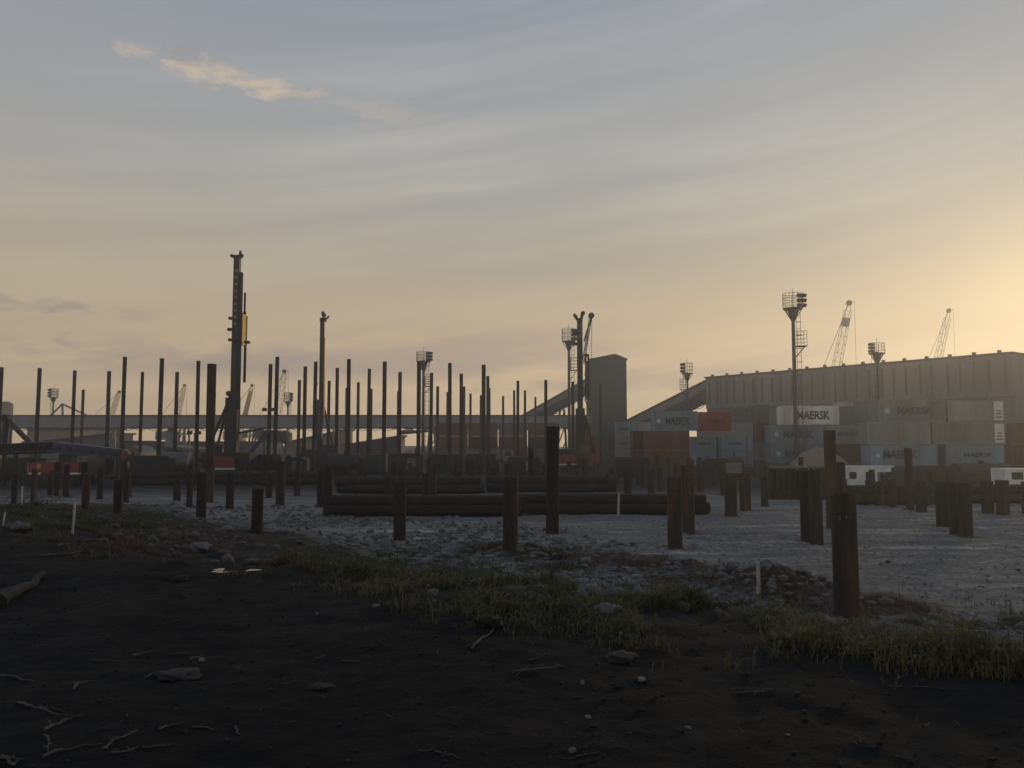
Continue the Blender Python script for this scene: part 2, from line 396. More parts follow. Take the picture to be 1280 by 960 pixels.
fy = t.m('ADD', t.m('DIVIDE', sy_.outputs[1], 100.0), t.m('MULTIPLY', t.m('SUBTRACT', nz, .5), .22))
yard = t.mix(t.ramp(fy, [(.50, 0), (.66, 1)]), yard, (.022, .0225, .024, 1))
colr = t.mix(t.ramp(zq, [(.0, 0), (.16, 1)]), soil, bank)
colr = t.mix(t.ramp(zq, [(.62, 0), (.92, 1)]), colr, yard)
ab = t.n('Attribute', attribute_name='berm'); red_ = t.ramp(nf, [(.35, (.038, .026, .022, 1)), (.6, (.075, .045, .036, 1))])
colr = t.mix(t.m('MULTIPLY', ab.outputs['Fac'], t.m('ADD', .55, nz), clamp=True), colr, red_)
t.put(b.inputs['Base Color'], colr); b.inputs['Roughness'].default_value = .95; b.inputs['Specular IOR Level'].default_value = .10
bn = t.n('Bump'); bn.inputs['Strength'].default_value = .8; bn.inputs['Distance'].default_value = .06
hb = t.m('ADD', nf, t.m('MULTIPLY', nff, .45)); t.put(bn.inputs['Height'], hb); t.put(b.inputs['Normal'], bn.outputs[0])
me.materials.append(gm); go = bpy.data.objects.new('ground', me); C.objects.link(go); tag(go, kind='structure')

# shallow puddle at the foot of the bank
p = ground(290, 713)
mb = MB(); ring = []
for i in range(28):
    a = 2 * math.pi * i / 28; k = 1 + .3 * math.sin(3 * a + 1) + .15 * math.sin(7 * a)
    ring.append((p.x + .26 * k * math.cos(a), p.y + .16 * k * math.sin(a), 0))
zt = max(hgt(x, y) for x, y, _ in ring) - .03
M['water'] = mat('puddle_water', (.03, .032, .034), (.03, .032, .034), 1, .1)
tag(mb.add([(x, y, zt) for x, y, _ in ring], [tuple(range(28))]).build('puddle', M['water']), kind='structure')

# ------------------------------------------------------------------ warehouse (right)
A = pt(883, 473, 190); B = pt(1267, 442, 190); hw = A.z
dB = ray(1267, 442); tB = (hw - CAMZ) / dB.z; B = Vector((0, 0, CAMZ)) + dB * tB
ax = Vector((B.x - A.x, B.y - A.y, 0)); L = ax.length; rz = math.atan2(ax.y, ax.x)
wh = empty('warehouse', (A.x, A.y, 0), 'long stained concrete warehouse with ribbed upper wall behind the containers', 'warehouse', rz=rz)
bm_ = MB(); bm_.box((L / 2, 22, (hw - 2.2) / 2), (L, 44, hw + 2.2)).build('wall', M['wall'], wh)
u = MB(); u.box((L / 2, -.18, hw - 3.65), (L - .04, .34, 7.2)).build('upper_panel', M['wall'], wh)
r_ = MB()
for k in range(27): r_.box((1.2 + k * (L - 2.4) / 26 + random.uniform(-.25, .25), -.45, hw - 3.6), (.30, .22, 5.4))
r_.build('wall_rib', mat('wall_rib_steel', (.16, .145, .133), (.12, .11, .102), .3, .8), wh)
rf = MB(); rf.box((L / 2, 22, hw + .16), (L + .3, 45.4, .32)).build('roof', M['roof'], wh)
for k in range(16): MB().box((2 + k * L / 16, -.2, hw + .55), (.5, .5, .44)).build('roof_vent', M['roof'], wh)
g_ = MB(); g_.box((L / 2, -.09, 5.6), (L - .1, .14, .4)); g_.build('string_course', M['roof'], wh)
for k in range(7):
    q = MB(); q.cyl((4.6 + k * 9.6, -.55, -1.8), (4.6 + k * 9.6, -.55, hw - .4), .14, n=7); q.build('downpipe', M['galv'], wh)
for k, (xa, za, wa_, ha_) in enumerate(((9, 11.5, 5.2, 1.9), (24.5, 9.2, 3.4, 2.6), (38, 12.4, 6.1, 1.4), (52, 10.3, 4.2, 2.2), (60, 7.0, 3.6, 3.0))):
    MB().box((xa, -.05, za), (wa_, .09, ha_)).build('patch_panel', M['greyshed'], wh)
for k in range(5):
    d_ = MB(); d_.box((8 + k * 13, -.06, 1.2), (4.2, .1, 5)); d_.build('roller_door', M['greyshed'], wh)

# ------------------------------------------------------------------ transfer tower and conveyor galleries
D0 = 205
a, b_, pk = pt(737, 450, D0), pt(783, 450, D0), pt(769, 444, D0)
tt = empty('transfer_tower', ((a.x + b_.x) / 2, D0, -.6), 'dark windowless transfer tower where the sloping conveyor galleries meet', 'tower')
hx = (b_.x - a.x) / 2; zt = a.z + .6
MB().prism([(-hx, 0), (hx, 0), (hx, zt), (pk.x - (a.x + b_.x) / 2, pk.z + .6), (-hx, zt)], 0, 10).build('cladding_wall', M['cladding'], tt)
rp = MB(); kx = pk.x - (a.x + b_.x) / 2
rp.prism([(-hx - .25, zt + .03), (kx, pk.z + .65), (hx + .25, zt + .03), (hx + .25, zt + .3), (kx, pk.z + .95), (-hx - .25, zt + .3)], -.3, 10.3).build('roof', M['roof'], tt)
sm_ = MB()
for k in range(1, 6): sm_.box((-hx + k * hx / 3, -.03, zt / 2), (.12, .06, zt - .2))
sm_.build('cladding_seam', M['roof'], tt)

def gallery(name, p0, p1, th, dp, label, mat_, trestles, tr_mat):
    """straight covered conveyor bridge from p0 to p1 (top edge) with trestle legs down to the ground"""
    g = empty(name, (p0.x, p0.y, p0.z), label, 'conveyor')
    d = p1 - p0
    MB().add([v for q in (Vector(), d) for v in (q, q + Vector((0, dp, 0)), q + Vector((0, dp, -th)), q + Vector((0, 0, -th)))],
             [(3, 2, 1, 0), (4, 5, 6, 7), (0, 1, 5, 4), (1, 2, 6, 5), (2, 3, 7, 6), (3, 0, 4, 7)]).build('gallery_wall', mat_, g)
    e = MB(); e.beam(Vector((0, -.12, .12)), d + Vector((0, -.12, .12)), .3, .3); e.build('roof_edge', M['roof'], g)
    if th > 3.5:
        e = MB(); e.beam(Vector((0, -.1, -th * .46)), d + Vector((0, -.1, -th * .46)), .22, .5); e.build('side_walkway', M['roof'], g)
        e = MB(); e.beam(Vector((0, -.08, -th * .22)), d + Vector((0, -.08, -th * .22)), .14, th * .3); e.build('side_panel', M['galv'], g)
    e = MB(); e.beam(Vector((0, -.12, -th - .1)), d + Vector((0, -.12, -th - .1)), .4, .35)
    n = max(4, int(d.length / 3.2))
    for k in range(n): e.beam(Vector((0, -.1, -th - .25)) + d * (k / n), Vector((0, -.1, -th - .75)) + d * ((k + .5) / n), .14); e.beam(Vector((0, -.1, -th - .75)) + d * ((k + .5) / n), Vector((0, -.1, -th - .25)) + d * ((k + 1) / n), .14)
    e.build('bottom_truss', M['roof'], g)
    for f in trestles:
        q = d * f; zb = -p0.z - .6; tr = MB(); topz = q.z - th - .3
        for sy in (0.3, dp - .3):
            for sx in (-.9, .9): tr.beam((q.x + sx * .6, sy, topz), (q.x + sx * 1.3, sy, zb), .38)
            hh = topz - zb
            for k in range(3):
                z0, z1 = zb + hh * k / 3, zb + hh * (k + 1) / 3
                tr.beam((q.x - .8, sy, z0), (q.x + .8, sy, z1), .16)
        tr.build('trestle', tr_mat, g)
    return g
P0, P1 = pt(-60, 519.5, 200), pt(737, 522, 205)
P1.z = P0.z = pt(300, 520, 200).z; P1.y = P0.y = 200
gallery('conveyor_gallery', P0, P1, 2.9, 3.2, 'long level grey conveyor gallery on trestles crossing behind the tall piles', M['gallery'], (.07, .25, .36, .47, .60, .75, .88), M['galv'])
gallery('conveyor_gallery', pt(645, 524, 203.5), pt(737, 472, 206), 3.9, 3.0, 'conveyor gallery sloping up into the left side of the transfer tower', M['cladding'], (.62,), M['dark'])
gallery('conveyor_gallery', pt(783, 526, 200), pt(884, 475, 192), 5.2, 3.0, 'conveyor gallery sloping up from the transfer tower to the warehouse roof', M['cladding'], (.45,), M['dark'])
p = pt(212, 534, 201)
hp = empty('hopper', (p.x, 202, -.6), 'grey cone-shaped hopper standing under the level conveyor gallery', 'hopper')
MB().cyl((0, 0, 2.6), (0, 0, p.z + .5), 1.6, .75, 14).build('hopper_cone', M['gallery'], hp)
lg = MB()
for sx in (-1, 1):
    for sy in (-1, 1): lg.beam((sx * 1.5, sy * 1.2, 0), (sx * 1.3, sy * 1, 3), .25)
lg.build('support_frame', M['dark'], hp)

# ------------------------------------------------------------------ low sheds and buildings far left
def shed(x0, x1, ytop, D, dep, wall, roofm, label, slope=(0, 0), zb=-.7):
    a, b = pt(x0, ytop + slope[0], D), pt(x1, ytop + slope[1], D); W = b.x - a.x
    s = empty('shed', ((a.x + b.x) / 2, D, zb), label, 'shed')
    MB().prism([(-W / 2, 0), (W / 2, 0), (W / 2, b.z - zb), (-W / 2, a.z - zb)], 0, dep).build('wall', wall, s)
    MB().prism([(-W / 2 - .5, a.z - zb + .02), (W / 2 + .5, b.z - zb + .02), (W / 2 + .5, b.z - zb + .5), (-W / 2 - .5, a.z - zb + .5)], -.8, dep + .8).build('roof', roofm, s)
    n = min(5, max(2, int(W / 7)))
    for k in range(n): MB().box((-W / 2 + W * (k + .5) / n, -.04, 1.6), (2.2, .08, 3.0)).build('door', M['dark'], s)
    return s
shed(34, 92, 536, 230, 30, M['tan'], M['greyshed'], 'tan walled shed under the left end of the conveyor gallery')
shed(22, 140, 549, 215, 12, M['greyshed'], M['greenroof'], 'low grey shed with sloping dark roof before the tan building', (8, -6))
shed(112, 168, 553, 222, 14, M['greyshed'], M['greenroof'], 'small grey shed beside the pale gallery trestle, left of the red-bodied rig')
shed(168, 318, 554, 214, 18, M['greyshed'], M['greenroof'], 'long low shed with a dark green roof behind the first rig')
shed(205, 270, 562, 150, 10, M['greyshed'], M['greyshed'], 'pale grey shed with sloping roof left of the thick tall pile', (-2, 5))
shed(356, 432, 552, 225, 10, M['tan'], M['greenroof'], 'tan shed whose roof climbs to the right behind the blue rig', (3, -14))
shed(430, 500, 552, 212, 10, M['greenroof'], M['greenroof'], 'dark green open shed with its roof climbing to the right', (6, -6))
shed(500, 545, 541, 226, 5, M['greenroof'], M['greenroof'], 'dark shed end joining the container wall left of the brown stacks', (2, -2), zb=7)
for px in (501, 520, 540):
    pass
bx = empty('drive_house', (pt(344, 540, 205).x, 205, -.6), 'small dark drive house hanging under the conveyor gallery', 'shed')
zz = pt(344, 538, 205).z + .6
MB().box((0, 0, zz - 1.6), (6.4, 4, 2.9)).build('wall', M['cladding'], bx)
for sx in (-2.7, 2.7): MB().beam((sx, 0, 0), (sx, 0, zz - 3.05), .4).build('leg', M['dark'], bx)
MB().cyl((3.9, 0, zz - 3.0), (3.9, 0, zz - .6), .5, .5, 12).build('duct', M['crane_gold'], bx)
tk = empty('storage_tank', (pt(163, 590, 110).x, 110, hgt(-52, 110)), 'grey round-ended tank with a dark round hatch, right of the blue mast', 'tank')
MB().cyl((0, 0, 2.3), (0, 5, 2.3), 1.35, 1.35, 24).build('shell', M['galv'], tk)
MB().cyl((0, -.06, 2.3), (0, .1, 2.3), .55, .55, 18).build('hatch', M['black'], tk)
q = MB()
for yk in (.8, 4.2): q.box((0, yk, .5), (2.2, .4, 1.05))
q.build('cradle', M['dark'], tk)

# ------------------------------------------------------------------ floodlight towers
def flood_tower(px, ybase_basket, ytop_basket, wpx, D, label, side=1, midy=None, ytip=None):
    p = pt(px, ybase_basket, D); bw = wpx * D / FPX / 2; zb = -1.9 if p.x > 30 else -.7
    t_ = empty('floodlight_tower', (p.x, D, zb), label, 'light tower', 'floodlight towers over the port')
    H = p.z - zb; bh = (ybase_basket - ytop_basket) * D / FPX
    MB().cyl((0, 0, 0), (0, 0, H + .3), bw * .25, bw * .17, 12).build('mast', M['tower'], t_)
    k = MB(); k.cyl((0, 0, H - bw * 1.15), (0, 0, H - .1), bw * .22, bw * .62, 10)
    for i in range(6):
        a = i * math.pi / 3; k.cyl((math.cos(a) * bw * .15, math.sin(a) * bw * .15, H - bw * 1.3), (math.cos(a) * bw * .95, math.sin(a) * bw * .95, H), .06, n=5)
    k.build('bracket', M['tower'], t_)
    MB().cyl((0, 0, H - .08), (0, 0, H + .08), bw, bw, 16).build('platform', M['tower'], t_)
    g = MB(); n = 14; rr = max(.03, .022 * D / 100)
    for i in range(n):
        a = 2 * math.pi * i / n; g.cyl((bw * math.cos(a), bw * math.sin(a), H), (bw * math.cos(a), bw * math.sin(a), H + bh), rr, n=4)
    for z in (.34, .67, 1.0):
        g.tube([(bw * math.cos(2 * math.pi * i / 16), bw * math.sin(2 * math.pi * i / 16), H + bh * z) for i in range(17)], rr, 4)
    g.build('railing', M['tower'], t_)
    for i in range(6):
        l = MB(); cx = side * bw * (.55 + .42 * (i % 2)); cz = H + bh * (.2 + .33 * (i // 2)); cy = -bw * .35
        l.box((cx, cy, cz), (bw * .34, bw * .3, bh * .24), rz=side * .5); l.cyl((cx + side * bw * .1, cy - bw * .1, cz), (cx + side * bw * .26, cy - bw * .2, cz - bh * .04), bh * .10, bh * .14, 8)
        l.build('floodlight', M['dark'], t_)
    MB().cyl((0, 0, H), (0, 0, H + bh + (7 * D / FPX)), .05, .03, 5).build('antenna', M['tower'], t_)
    lad = MB(); lx = side * bw * .34; lw = bw * .42
    for s in (0, 1): lad.cyl((lx + side * s * lw, 0, 0), (lx + side * s * lw, 0, H), rr, n=4)
    nz_ = int(H / .9)
    for i in range(nz_): lad.cyl((lx, 0, i * H / nz_), (lx + side * lw, 0, i * H / nz_), rr * .9, n=4)
    for i in range(0, nz_, 2):
        zc = i * H / nz_
        if zc > 2.5: lad.tube([(lx + side * lw * .5 + lw * .75 * math.cos(a_), -lw * .9 * math.sin(a_), zc) for a_ in [math.pi * j / 6 for j in range(7)]], rr * .8, 4)
    lad.build('ladder_cage', M['tower'], t_)
    if midy:
        zm = pt(px, midy, D).z - zb; mp_ = MB(); cx = side * bw * .75
        mp_.box((cx, 0, zm), (bw * 1.0, bw * .9, .14))
        for sx in (-.5, .5):
            for sy in (-.45, .45): mp_.cyl((cx + sx * bw, sy * bw, zm), (cx + sx * bw, sy * bw, zm + bh * 1.05), rr, n=4)
        for z in (.25, .5, .75, 1.0):
            for sy in (-.45, .45): mp_.cyl((cx - .5 * bw, sy * bw, zm + bh * z), (cx + .5 * bw, sy * bw, zm + bh * z), rr, n=4)
        mp_.beam((bw * .2 * side, 0, zm - bh * .7), (cx + side * bw * .4, 0, zm - .05), .12)
        mp_.build('rest_platform', M['tower'], t_)
    return t_
flood_tower(991, 386, 367, 24, 108, 'tallest floodlight tower, standing before the white container with large lettering', 1, 433)
flood_tower(711, 427, 411, 17, 165, 'floodlight tower with caged ladder just left of the third piling rig', 1, 463)
flood_tower(529.5, 452, 440, 18, 165, 'floodlight tower behind the paired tall piles in the middle', 1, 483)
flood_tower(859, 467, 454, 14, 182, 'small floodlight tower before the conveyor gallery left of the warehouse', -1, 487)
flood_tower(1096, 442, 429, 19, 136, 'short looking floodlight tower against the warehouse wall, lamps facing left', -1)
flood_tower(67, 497, 486, 10, 262, 'distant floodlight tower above the left end of the conveyor gallery', -1)
flood_tower(360, 502, 491, 10, 262, 'distant floodlight tower above the conveyor gallery, right of a pale jib', 1)

# ------------------------------------------------------------------ harbour cranes beyond
def crane(pb, ptp, D, wpx, label, m=None, solid=0.0, stay=-14, thick=1.0):
    """slewing harbour crane; only the jib shows above the roofs"""
    m = m or M['crane']; a, b = pt(*pb, D), pt(*ptp, D); s = D / FPX
    d = (b - a); foot_z = 7.5; k = (a.z - foot_z) / d.z; foot = a - d * k
    cr = empty('harbour_crane', (foot.x, D, -.8), label, 'crane', 'harbour cranes beyond the roofs'); o0 = Vector((foot.x, D, -.8))
    f, tp = foot - o0, b - o0
    j = MB(); wd = wpx * s; r = max(.05, .5 * s * thick * .5)
    n = 14; j.lattice(f, f + (tp - f) * .93, wd * 1.25, wd * .85, n, r, diag=r * .62); j.build('jib', m, cr)
    hd = MB(); q = f + (tp - f) * .93
    hd.beam(q + Vector((-wd * .35, 0, 0)), tp + Vector((-wd * .1, 0, 0)), r * 1.8); hd.beam(q + Vector((wd * .4, 0, 0)), tp + Vector((wd * .15, 0, 0)), r * 1.8)
    hd.cyl(tp + Vector((-wd * .1, -.3, -wd * .2)), tp + Vector((-wd * .1, .3, -wd * .2)), wd * .42, n=10)
    hd.beam(tp, tp + Vector((wd * .75, 0, -wd * .05)), r * 2); hd.build('jib_head', M['tower'], cr)
    if solid:
        pl = MB(); q0 = f + (tp - f) * (.87 - solid * .5); pl.beam(q0, f + (tp - f) * .87, wd * .95, wd * .9); pl.build('jib_plate', m, cr)
    rp = MB(); back = f + Vector((stay * s * 1.0 - 3, 0, 4.0))
    rp.cyl(tp, back, .06 * thick + .02, n=4); rp.cyl(tp + Vector((wd * .7, 0, 0)), Vector((tp.x + wd * .7, tp.y, 6)), .05, n=4)
    rp.build('rope', M['tower'], cr)
    bd = MB(); bd.box((f.x - 2.5, 0, 7.2), (8, 4.5, 3.6)); bd.build('machinery_house', m, cr)
    cb = MB(); cb.box((f.x + 2.6, -1.8, 7.4), (1.9, 1.6, 2.2)); cb.build('cab', M['glass'], cr)
    po = MB(); po.cyl((0, 0, 4.6), (0, 0, 5.4), 2.2, n=14)
    for sx in (-1, 1):
        for sy in (-1, 1): po.beam((sx * 3.2, sy * 3.2, 0), (sx * 1.6, sy * 1.6, 4.7), .7)
    po.build('portal', m, cr); return cr
crane((1047, 452), (1062, 377), 262, 8.5, 'lattice crane jib rising behind the warehouse beside the tallest floodlight tower', solid=.12)
crane((1174, 443), (1186.5, 387), 300, 7, 'lattice crane jib rising behind the right part of the warehouse roof')
crane((138, 522), (149.5, 489), 330, 4.5, 'small dark-tipped crane jib behind the gallery, leftmost of the jibs', M['crane_gold'])
crane((222, 520), (231, 481), 330, 4.2, 'small crane jib seen between two tall piles left of the first rig', M['crane'])
crane((306, 520), (315.5, 481), 330, 4.2, 'sunlit golden crane jib just right of the first piling rig', M['crane_gold'], solid=1.2)
crane((347, 520), (356, 463), 300, 6.5, 'pale lattice crane jib just left of the distant floodlight tower', M['galv'], thick=.8)
p = pt(78, 505, 280); af = empty('gantry_frame', (p.x, 280, -.8), 'peaked steel frame showing above the gallery near the left edge', 'gantry')
q = MB(); zt = p.z + .8
q.beam((0, 0, zt), (pt(62, 521, 280).x - p.x, 0, pt(62, 521, 280).z + .8), .5); q.beam((0, 0, zt), (pt(108, 519, 280).x - p.x, 0, pt(108, 519, 280).z + .8), .5)
q.beam((0, 0, zt), (1, 0, 0), .5); q.beam((-4.5, 0, zt - 4.5), (-6, 0, 0), .6); q.beam((8.4, 0, zt - 4), (8.4, 0, 0), .6); q.build('frame', M['greyshed'], af)
s1 = empty('silo', (pt(7, 520, 240).x, 240, -.7), 'tan silo top showing above the gallery at the left edge', 'silo')
MB().cyl((0, 0, 0), (0, 0, pt(7, 505, 240).z + .7), 1.9, 1.9, 20).build('shell', M['tan'], s1)
MB().cyl((0, 0, pt(7, 505, 240).z + .7), (0, 0, pt(7, 502, 240).z + .7), 1.95, .7, 20).build('roof', M['greyshed'], s1)

# ------------------------------------------------------------------ containers
LETTER = {}
def lettering(txt, h, wdt):
    key = (txt, round(h, 2), round(wdt, 2))
    if key in LETTER: return LETTER[key]
    cu = bpy.data.curves.new('lettering', 'FONT'); cu.body = txt; cu.size = 1; cu.offset = .028; cu.extrude = .01; cu.resolution_u = 3
    ob = bpy.data.objects.new('lettering', cu); C.objects.link(ob)
    bpy.context.view_layer.update()
    me = bpy.data.meshes.new_from_object(ob.evaluated_get(bpy.context.evaluated_depsgraph_get()))
    C.objects.unlink(ob); bpy.data.objects.remove(ob)
    xs_ = [v.co.x for v in me.vertices]; ys_ = [v.co.y for v in me.vertices]
    sx = wdt / (max(xs_) - min(xs_)); sy = h / (max(ys_) - min(ys_)); x0, y0 = min(xs_), min(ys_)
    for v in me.vertices:                      # stand the letters up on the XZ plane, facing -Y
        v.co = Vector(((v.co.x - x0) * sx, -v.co.z, (v.co.y - y0) * sy))
    me.name = 'lettering'; me.materials.append(M['ink']); LETTER[key] = me; return me
BODY = {}
def container(x0, x1, row, D, zb, h, colour, label, text=None, emblem=False, small=None, endmark=False, door=None, group='shipping containers in the stacks'):
    a, b = pt(x0, 560, D), pt(x1, 560, D); W = b.x - a.x; z0 = zb + row * (h + .02)
    c = empty('shipping_container', ((a.x + b.x) / 2, D, z0), label, 'container', group)
    m = CT[colour]; key = (round(W, 2), h)
    if key not in BODY:
        mb = MB(); n = int(W / .28) * 2; pts = []
        for i in range(n + 1):
            x = -W / 2 + .1 + (W - .2) * i / n; y = .06 if (i // 1) % 2 else .02
            pts.append((x, y))
        vs = [(x, y, .16) for x, y in pts] + [(x, y, h - .12) for x, y in pts]; k = len(pts)
        mb.add(vs, [(i, i + 1, k + i + 1, k + i) for i in range(k - 1)])
        mb.box((0, 1.28, h / 2), (W - .16, 2.3, h - .1))
        fr = MB()
        for sx in (-1, 1):
            for y in (.08, 2.36): fr.box((sx * (W / 2 - .08), y, h / 2), (.16, .16, h))
        for z in (.08, h - .06):
            for y in (.06, 2.38): fr.box((0, y, z), (W - .29, .1, .12))
        BODY[key] = (mb, fr)
    mb, fr = BODY[key]
    ob = mb.build('corrugated_body', m, c); fr.build('frame', m, c)
    if door:
        for sx in (-1, 1):
            dd = MB(); dd.box((sx * W / 4, .0, h / 2), (W / 2 - .2, .06, h - .36))
            for q_ in (-.18, .18): dd.cyl((sx * W / 4 + q_ * W / 2.4, -.05, .2), (sx * W / 4 + q_ * W / 2.4, -.05, h - .2), .035, n=5)
            dd.build('door', m, c)
    if emblem:
        MB().box((-W / 2 + .12 * W, -.012, h * .5), (h * .34, .03, h * .34)).build('emblem_panel', M['emblem'], c)
        st_ = MB(); R0, R1 = h * .16, h * .065; poly = []
        for i in range(14):
            a_ = math.pi / 2 + i * math.pi / 7; rr = R0 if i % 2 == 0 else R1; poly.append((rr * math.cos(a_), rr * math.sin(a_)))
        st_.prism([(x - W / 2 + .12 * W, z + h * .5) for x, z in poly], -.045, -.03).build('emblem_star', M['star'], c)
    if text:
        tw = W * text[1]; tm = lettering(text[0], h * text[2], tw)
        to = bpy.data.objects.new('lettering', tm); C.objects.link(to); to.parent = c
        to.location = (-W / 2 + W * text[3], -.02, h * text[4])
    if small:
        tm = lettering(small[0], h * .2, W * .5); to = bpy.data.objects.new('lettering', tm); C.objects.link(to); to.parent = c
        to.location = (-W / 2 + W * .3, -.02, h * .42)
    if endmark:
        e = MB(); e.box((W / 2 - .75, -.012, h * .5), (1.1, .03, h * .86)); e.build('marking_panel', M['white'], c)
        e = MB()
        for k in range(3): e.box((W / 2 - .75, -.036, h * (.22 + .14 * k)), (.8 - .15 * k, .02, h * .05))
        e.build('marking_text', M['ink'], c)
    return c
# right stack, four high, on the low ground
MK = ('MAERSK', .50, .40, .20, .34)
zr, h, D = -1.85, 2.6, 95
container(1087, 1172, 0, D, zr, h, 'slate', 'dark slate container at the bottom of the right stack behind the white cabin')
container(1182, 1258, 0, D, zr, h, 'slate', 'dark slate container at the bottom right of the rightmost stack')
container(1087, 1172, 1, D, zr, h, 'blue', 'blue lettered container with a star emblem, second row of the right stack', MK, True)
container(1182, 1256, 1, D, zr, h, 'blue', 'blue container with small lettering at the right, second row of the right stack', None, False, ('MAERSK',))
container(1085, 1164, 2, D, zr, h, 'grey', 'grey container above the blue starred one in the right stack')
container(1166, 1258, 2, D, zr, h, 'grey', 'grey container with a white marked end, third row of the right stack', endmark=True)
container(1100, 1184, 3, D, zr, h, 'grey', 'grey lettered container with star emblem on top of the right stack', ('MAERSK', .52, .34, .28, .34), True)
container(1186, 1258, 3, D, zr, h, 'grey', 'grey container with a white marked end on top of the right stack', endmark=True)
container(1264, 1330, 0, D + 4, zr, h, 'brown', 'brown container at the right frame edge, bottom of its stack')
container(1264, 1330, 1, D + 4, zr, h, 'brown', 'brown container at the right frame edge, second of its stack')
container(1264, 1330, 2, D + 4, zr, h, 'brown', 'brown container at the right frame edge, third of its stack')
# stack with the white lettered container
D = 110
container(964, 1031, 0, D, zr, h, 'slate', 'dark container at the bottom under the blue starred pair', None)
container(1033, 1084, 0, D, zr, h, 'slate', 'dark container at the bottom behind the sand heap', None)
container(964, 1042, 1, D, zr, h, 'blue', 'blue starred container low in the stack, just above the sand heap', ('MAERSK', .5, .34, .22, .34), True)
container(1045, 1084, 1, D, zr, h, 'maroon', 'faded red container low behind the thick short pile at right', None, door=True)
container(963, 1031, 2, D, zr, h, 'blue', 'blue starred and lettered container directly under the white one', ('MAERSK', .55, .4, .25, .30), True)
container(1033, 1083, 2, D, zr, h, 'grey', 'grey container with small lettering right of the blue starred one', None, False, ('MAERSK',))
container(979, 1050, 3, D, zr, h, 'white', 'white container with large dark lettering topping its stack', ('MAERSK', .58, .46, .26, .27))
container(1051, 1087, 3, D + 2, zr, h, 'slate', 'grey short container right of the white lettered one')
container(1050, 1068, 4, D + 22, zr - 1.0, h, 'pale', 'pale container corner peeping out behind the white lettered one')
for r, lab in enumerate(('bottom', 'second', 'third', 'top')):
    container(948, 962, r, D + 3, zr + .3, h, 'slate' if r % 2 else 'maroon', f'narrow dark container end left of the starred stack, {lab} in its column', door=True)
# middle: brown pair with blue and red on top
zm, D, h = -.5, 120, 2.9
container(805, 862, 0, D, zm, h, 'brown', 'brown container, the lower of the big brown pair')
container(805, 862, 1, D, zm, h, 'brown', 'brown container, the upper of the big brown pair')
container(817, 873, 2, D, zm, h, 'blue', 'blue lettered container with star emblem lying on the brown pair', ('MAERSK', .56, .42, .28, .28), True)
container(874, 915, 2, D + 3, zm, h, 'red', 'bright red container with small lettering right of the blue lettered one', None, False, ('HAMBURG',))
container(791, 804, 0, D + 2, zm, h, 'maroon', 'dark maroon container end left of the brown pair, lower one', door=True)
container(791, 804, 1, D + 2, zm, h, 'maroon', 'dark maroon container end left of the brown pair, upper one', door=True)
D, h, zm = 145, 2.6, -.6
for r, lab in enumerate(('bottom', 'middle', 'top')):
    container(752, 768, r, D + 2, zm, h, 'slate', f'narrow slate container end at the far left of the grey stack, {lab} row', door=True)
    container(769, 790, r, D, zm, h, ('grey', 'grey', 'blue')[r], f'{("grey", "grey", "blue")[r]} container beside the transfer tower foot, {lab} row', None, False, ('MAERSK',) if r else None)
container(791, 816, 2, D, zm, h, 'pale', 'pale blue container on top of the row, left of the blue lettered one')
container(875, 950, 2, D + 4, zm, h, 'grey', 'long grey container behind the red one, above the small blue pairs')
container(916, 950, 3, D + 4, zm, h, 'slate', 'slate container highest behind the red one')
for r, lab in enumerate(('bottom', 'middle')):
    container(863, 895, r, D, zm, h, 'blue', f'small blue container in the left column right of the brown pair, {lab} row', None, False, ('MAERSK',))
    container(902, 933, r, D, zm, h, 'blue', f'small blue container in the right column beside a dark gap, {lab} row', None, False, ('MAERSK',))
    container(934, 949, r, D + 1, zm, h, 'grey', f'grey container end right of the small blue columns, {lab} row', door=True)
    container(896, 901.5, r, D + 5, zm, h, 'green', f'dark green container filling the gap between small blue columns, {lab} row')
# brown and rust stacks behind the piles in the middle
D = 172
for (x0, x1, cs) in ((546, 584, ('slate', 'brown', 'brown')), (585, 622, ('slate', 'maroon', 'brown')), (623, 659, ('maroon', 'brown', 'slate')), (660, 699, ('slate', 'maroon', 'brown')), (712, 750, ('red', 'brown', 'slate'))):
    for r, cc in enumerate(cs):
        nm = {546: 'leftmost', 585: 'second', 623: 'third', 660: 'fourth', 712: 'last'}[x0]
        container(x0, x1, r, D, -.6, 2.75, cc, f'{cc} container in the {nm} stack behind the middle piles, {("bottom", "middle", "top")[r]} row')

# ------------------------------------------------------------------ sand heap, rack, cabin, vehicles at right
def heap(x, y, rx, ry, hz, m, label, name='sand_heap', seed=1, cat='heap'):
    vs, fs = [], []; n, k = 40, 14
    for j in range(k + 1):
        for i in range(n):
            a = 2 * math.pi * i / n; r = j / k * (1 + .12 * noise.noise(Vector((math.cos(a) * 2, math.sin(a) * 2, seed))))
            X_, Y_ = rx * r * math.cos(a), ry * r * math.sin(a)
            z = hz * (.5 * max(0, 1 - (j / k) ** 1.15) + .25 * (1 + math.cos(math.pi * j / k))) + .13 * hz * noise.noise(Vector((X_ * 1.2, Y_ * 1.2, seed))) * (1 - j / k)
            vs.append((X_, Y_, z - .12))
    fs = [(j * n + i, (j + 1) * n + i, (j + 1) * n + (i + 1) % n, j * n + (i + 1) % n) for j in range(k) for i in range(n)]
    fs.append(tuple(range(n)))
    o = MB().add(vs, fs, True).build(name, m, None, (x, y, hgt(x, y))); return tag(o, label, cat)
p = pt(1026, 590, 99); heap(p.x, 99, 7.6, 5.0, 4.9, M['sand'], 'pinkish sand heap in front of the blue starred containers')
a, b_ = pt(962, 630, 52), pt(1040, 630, 52)
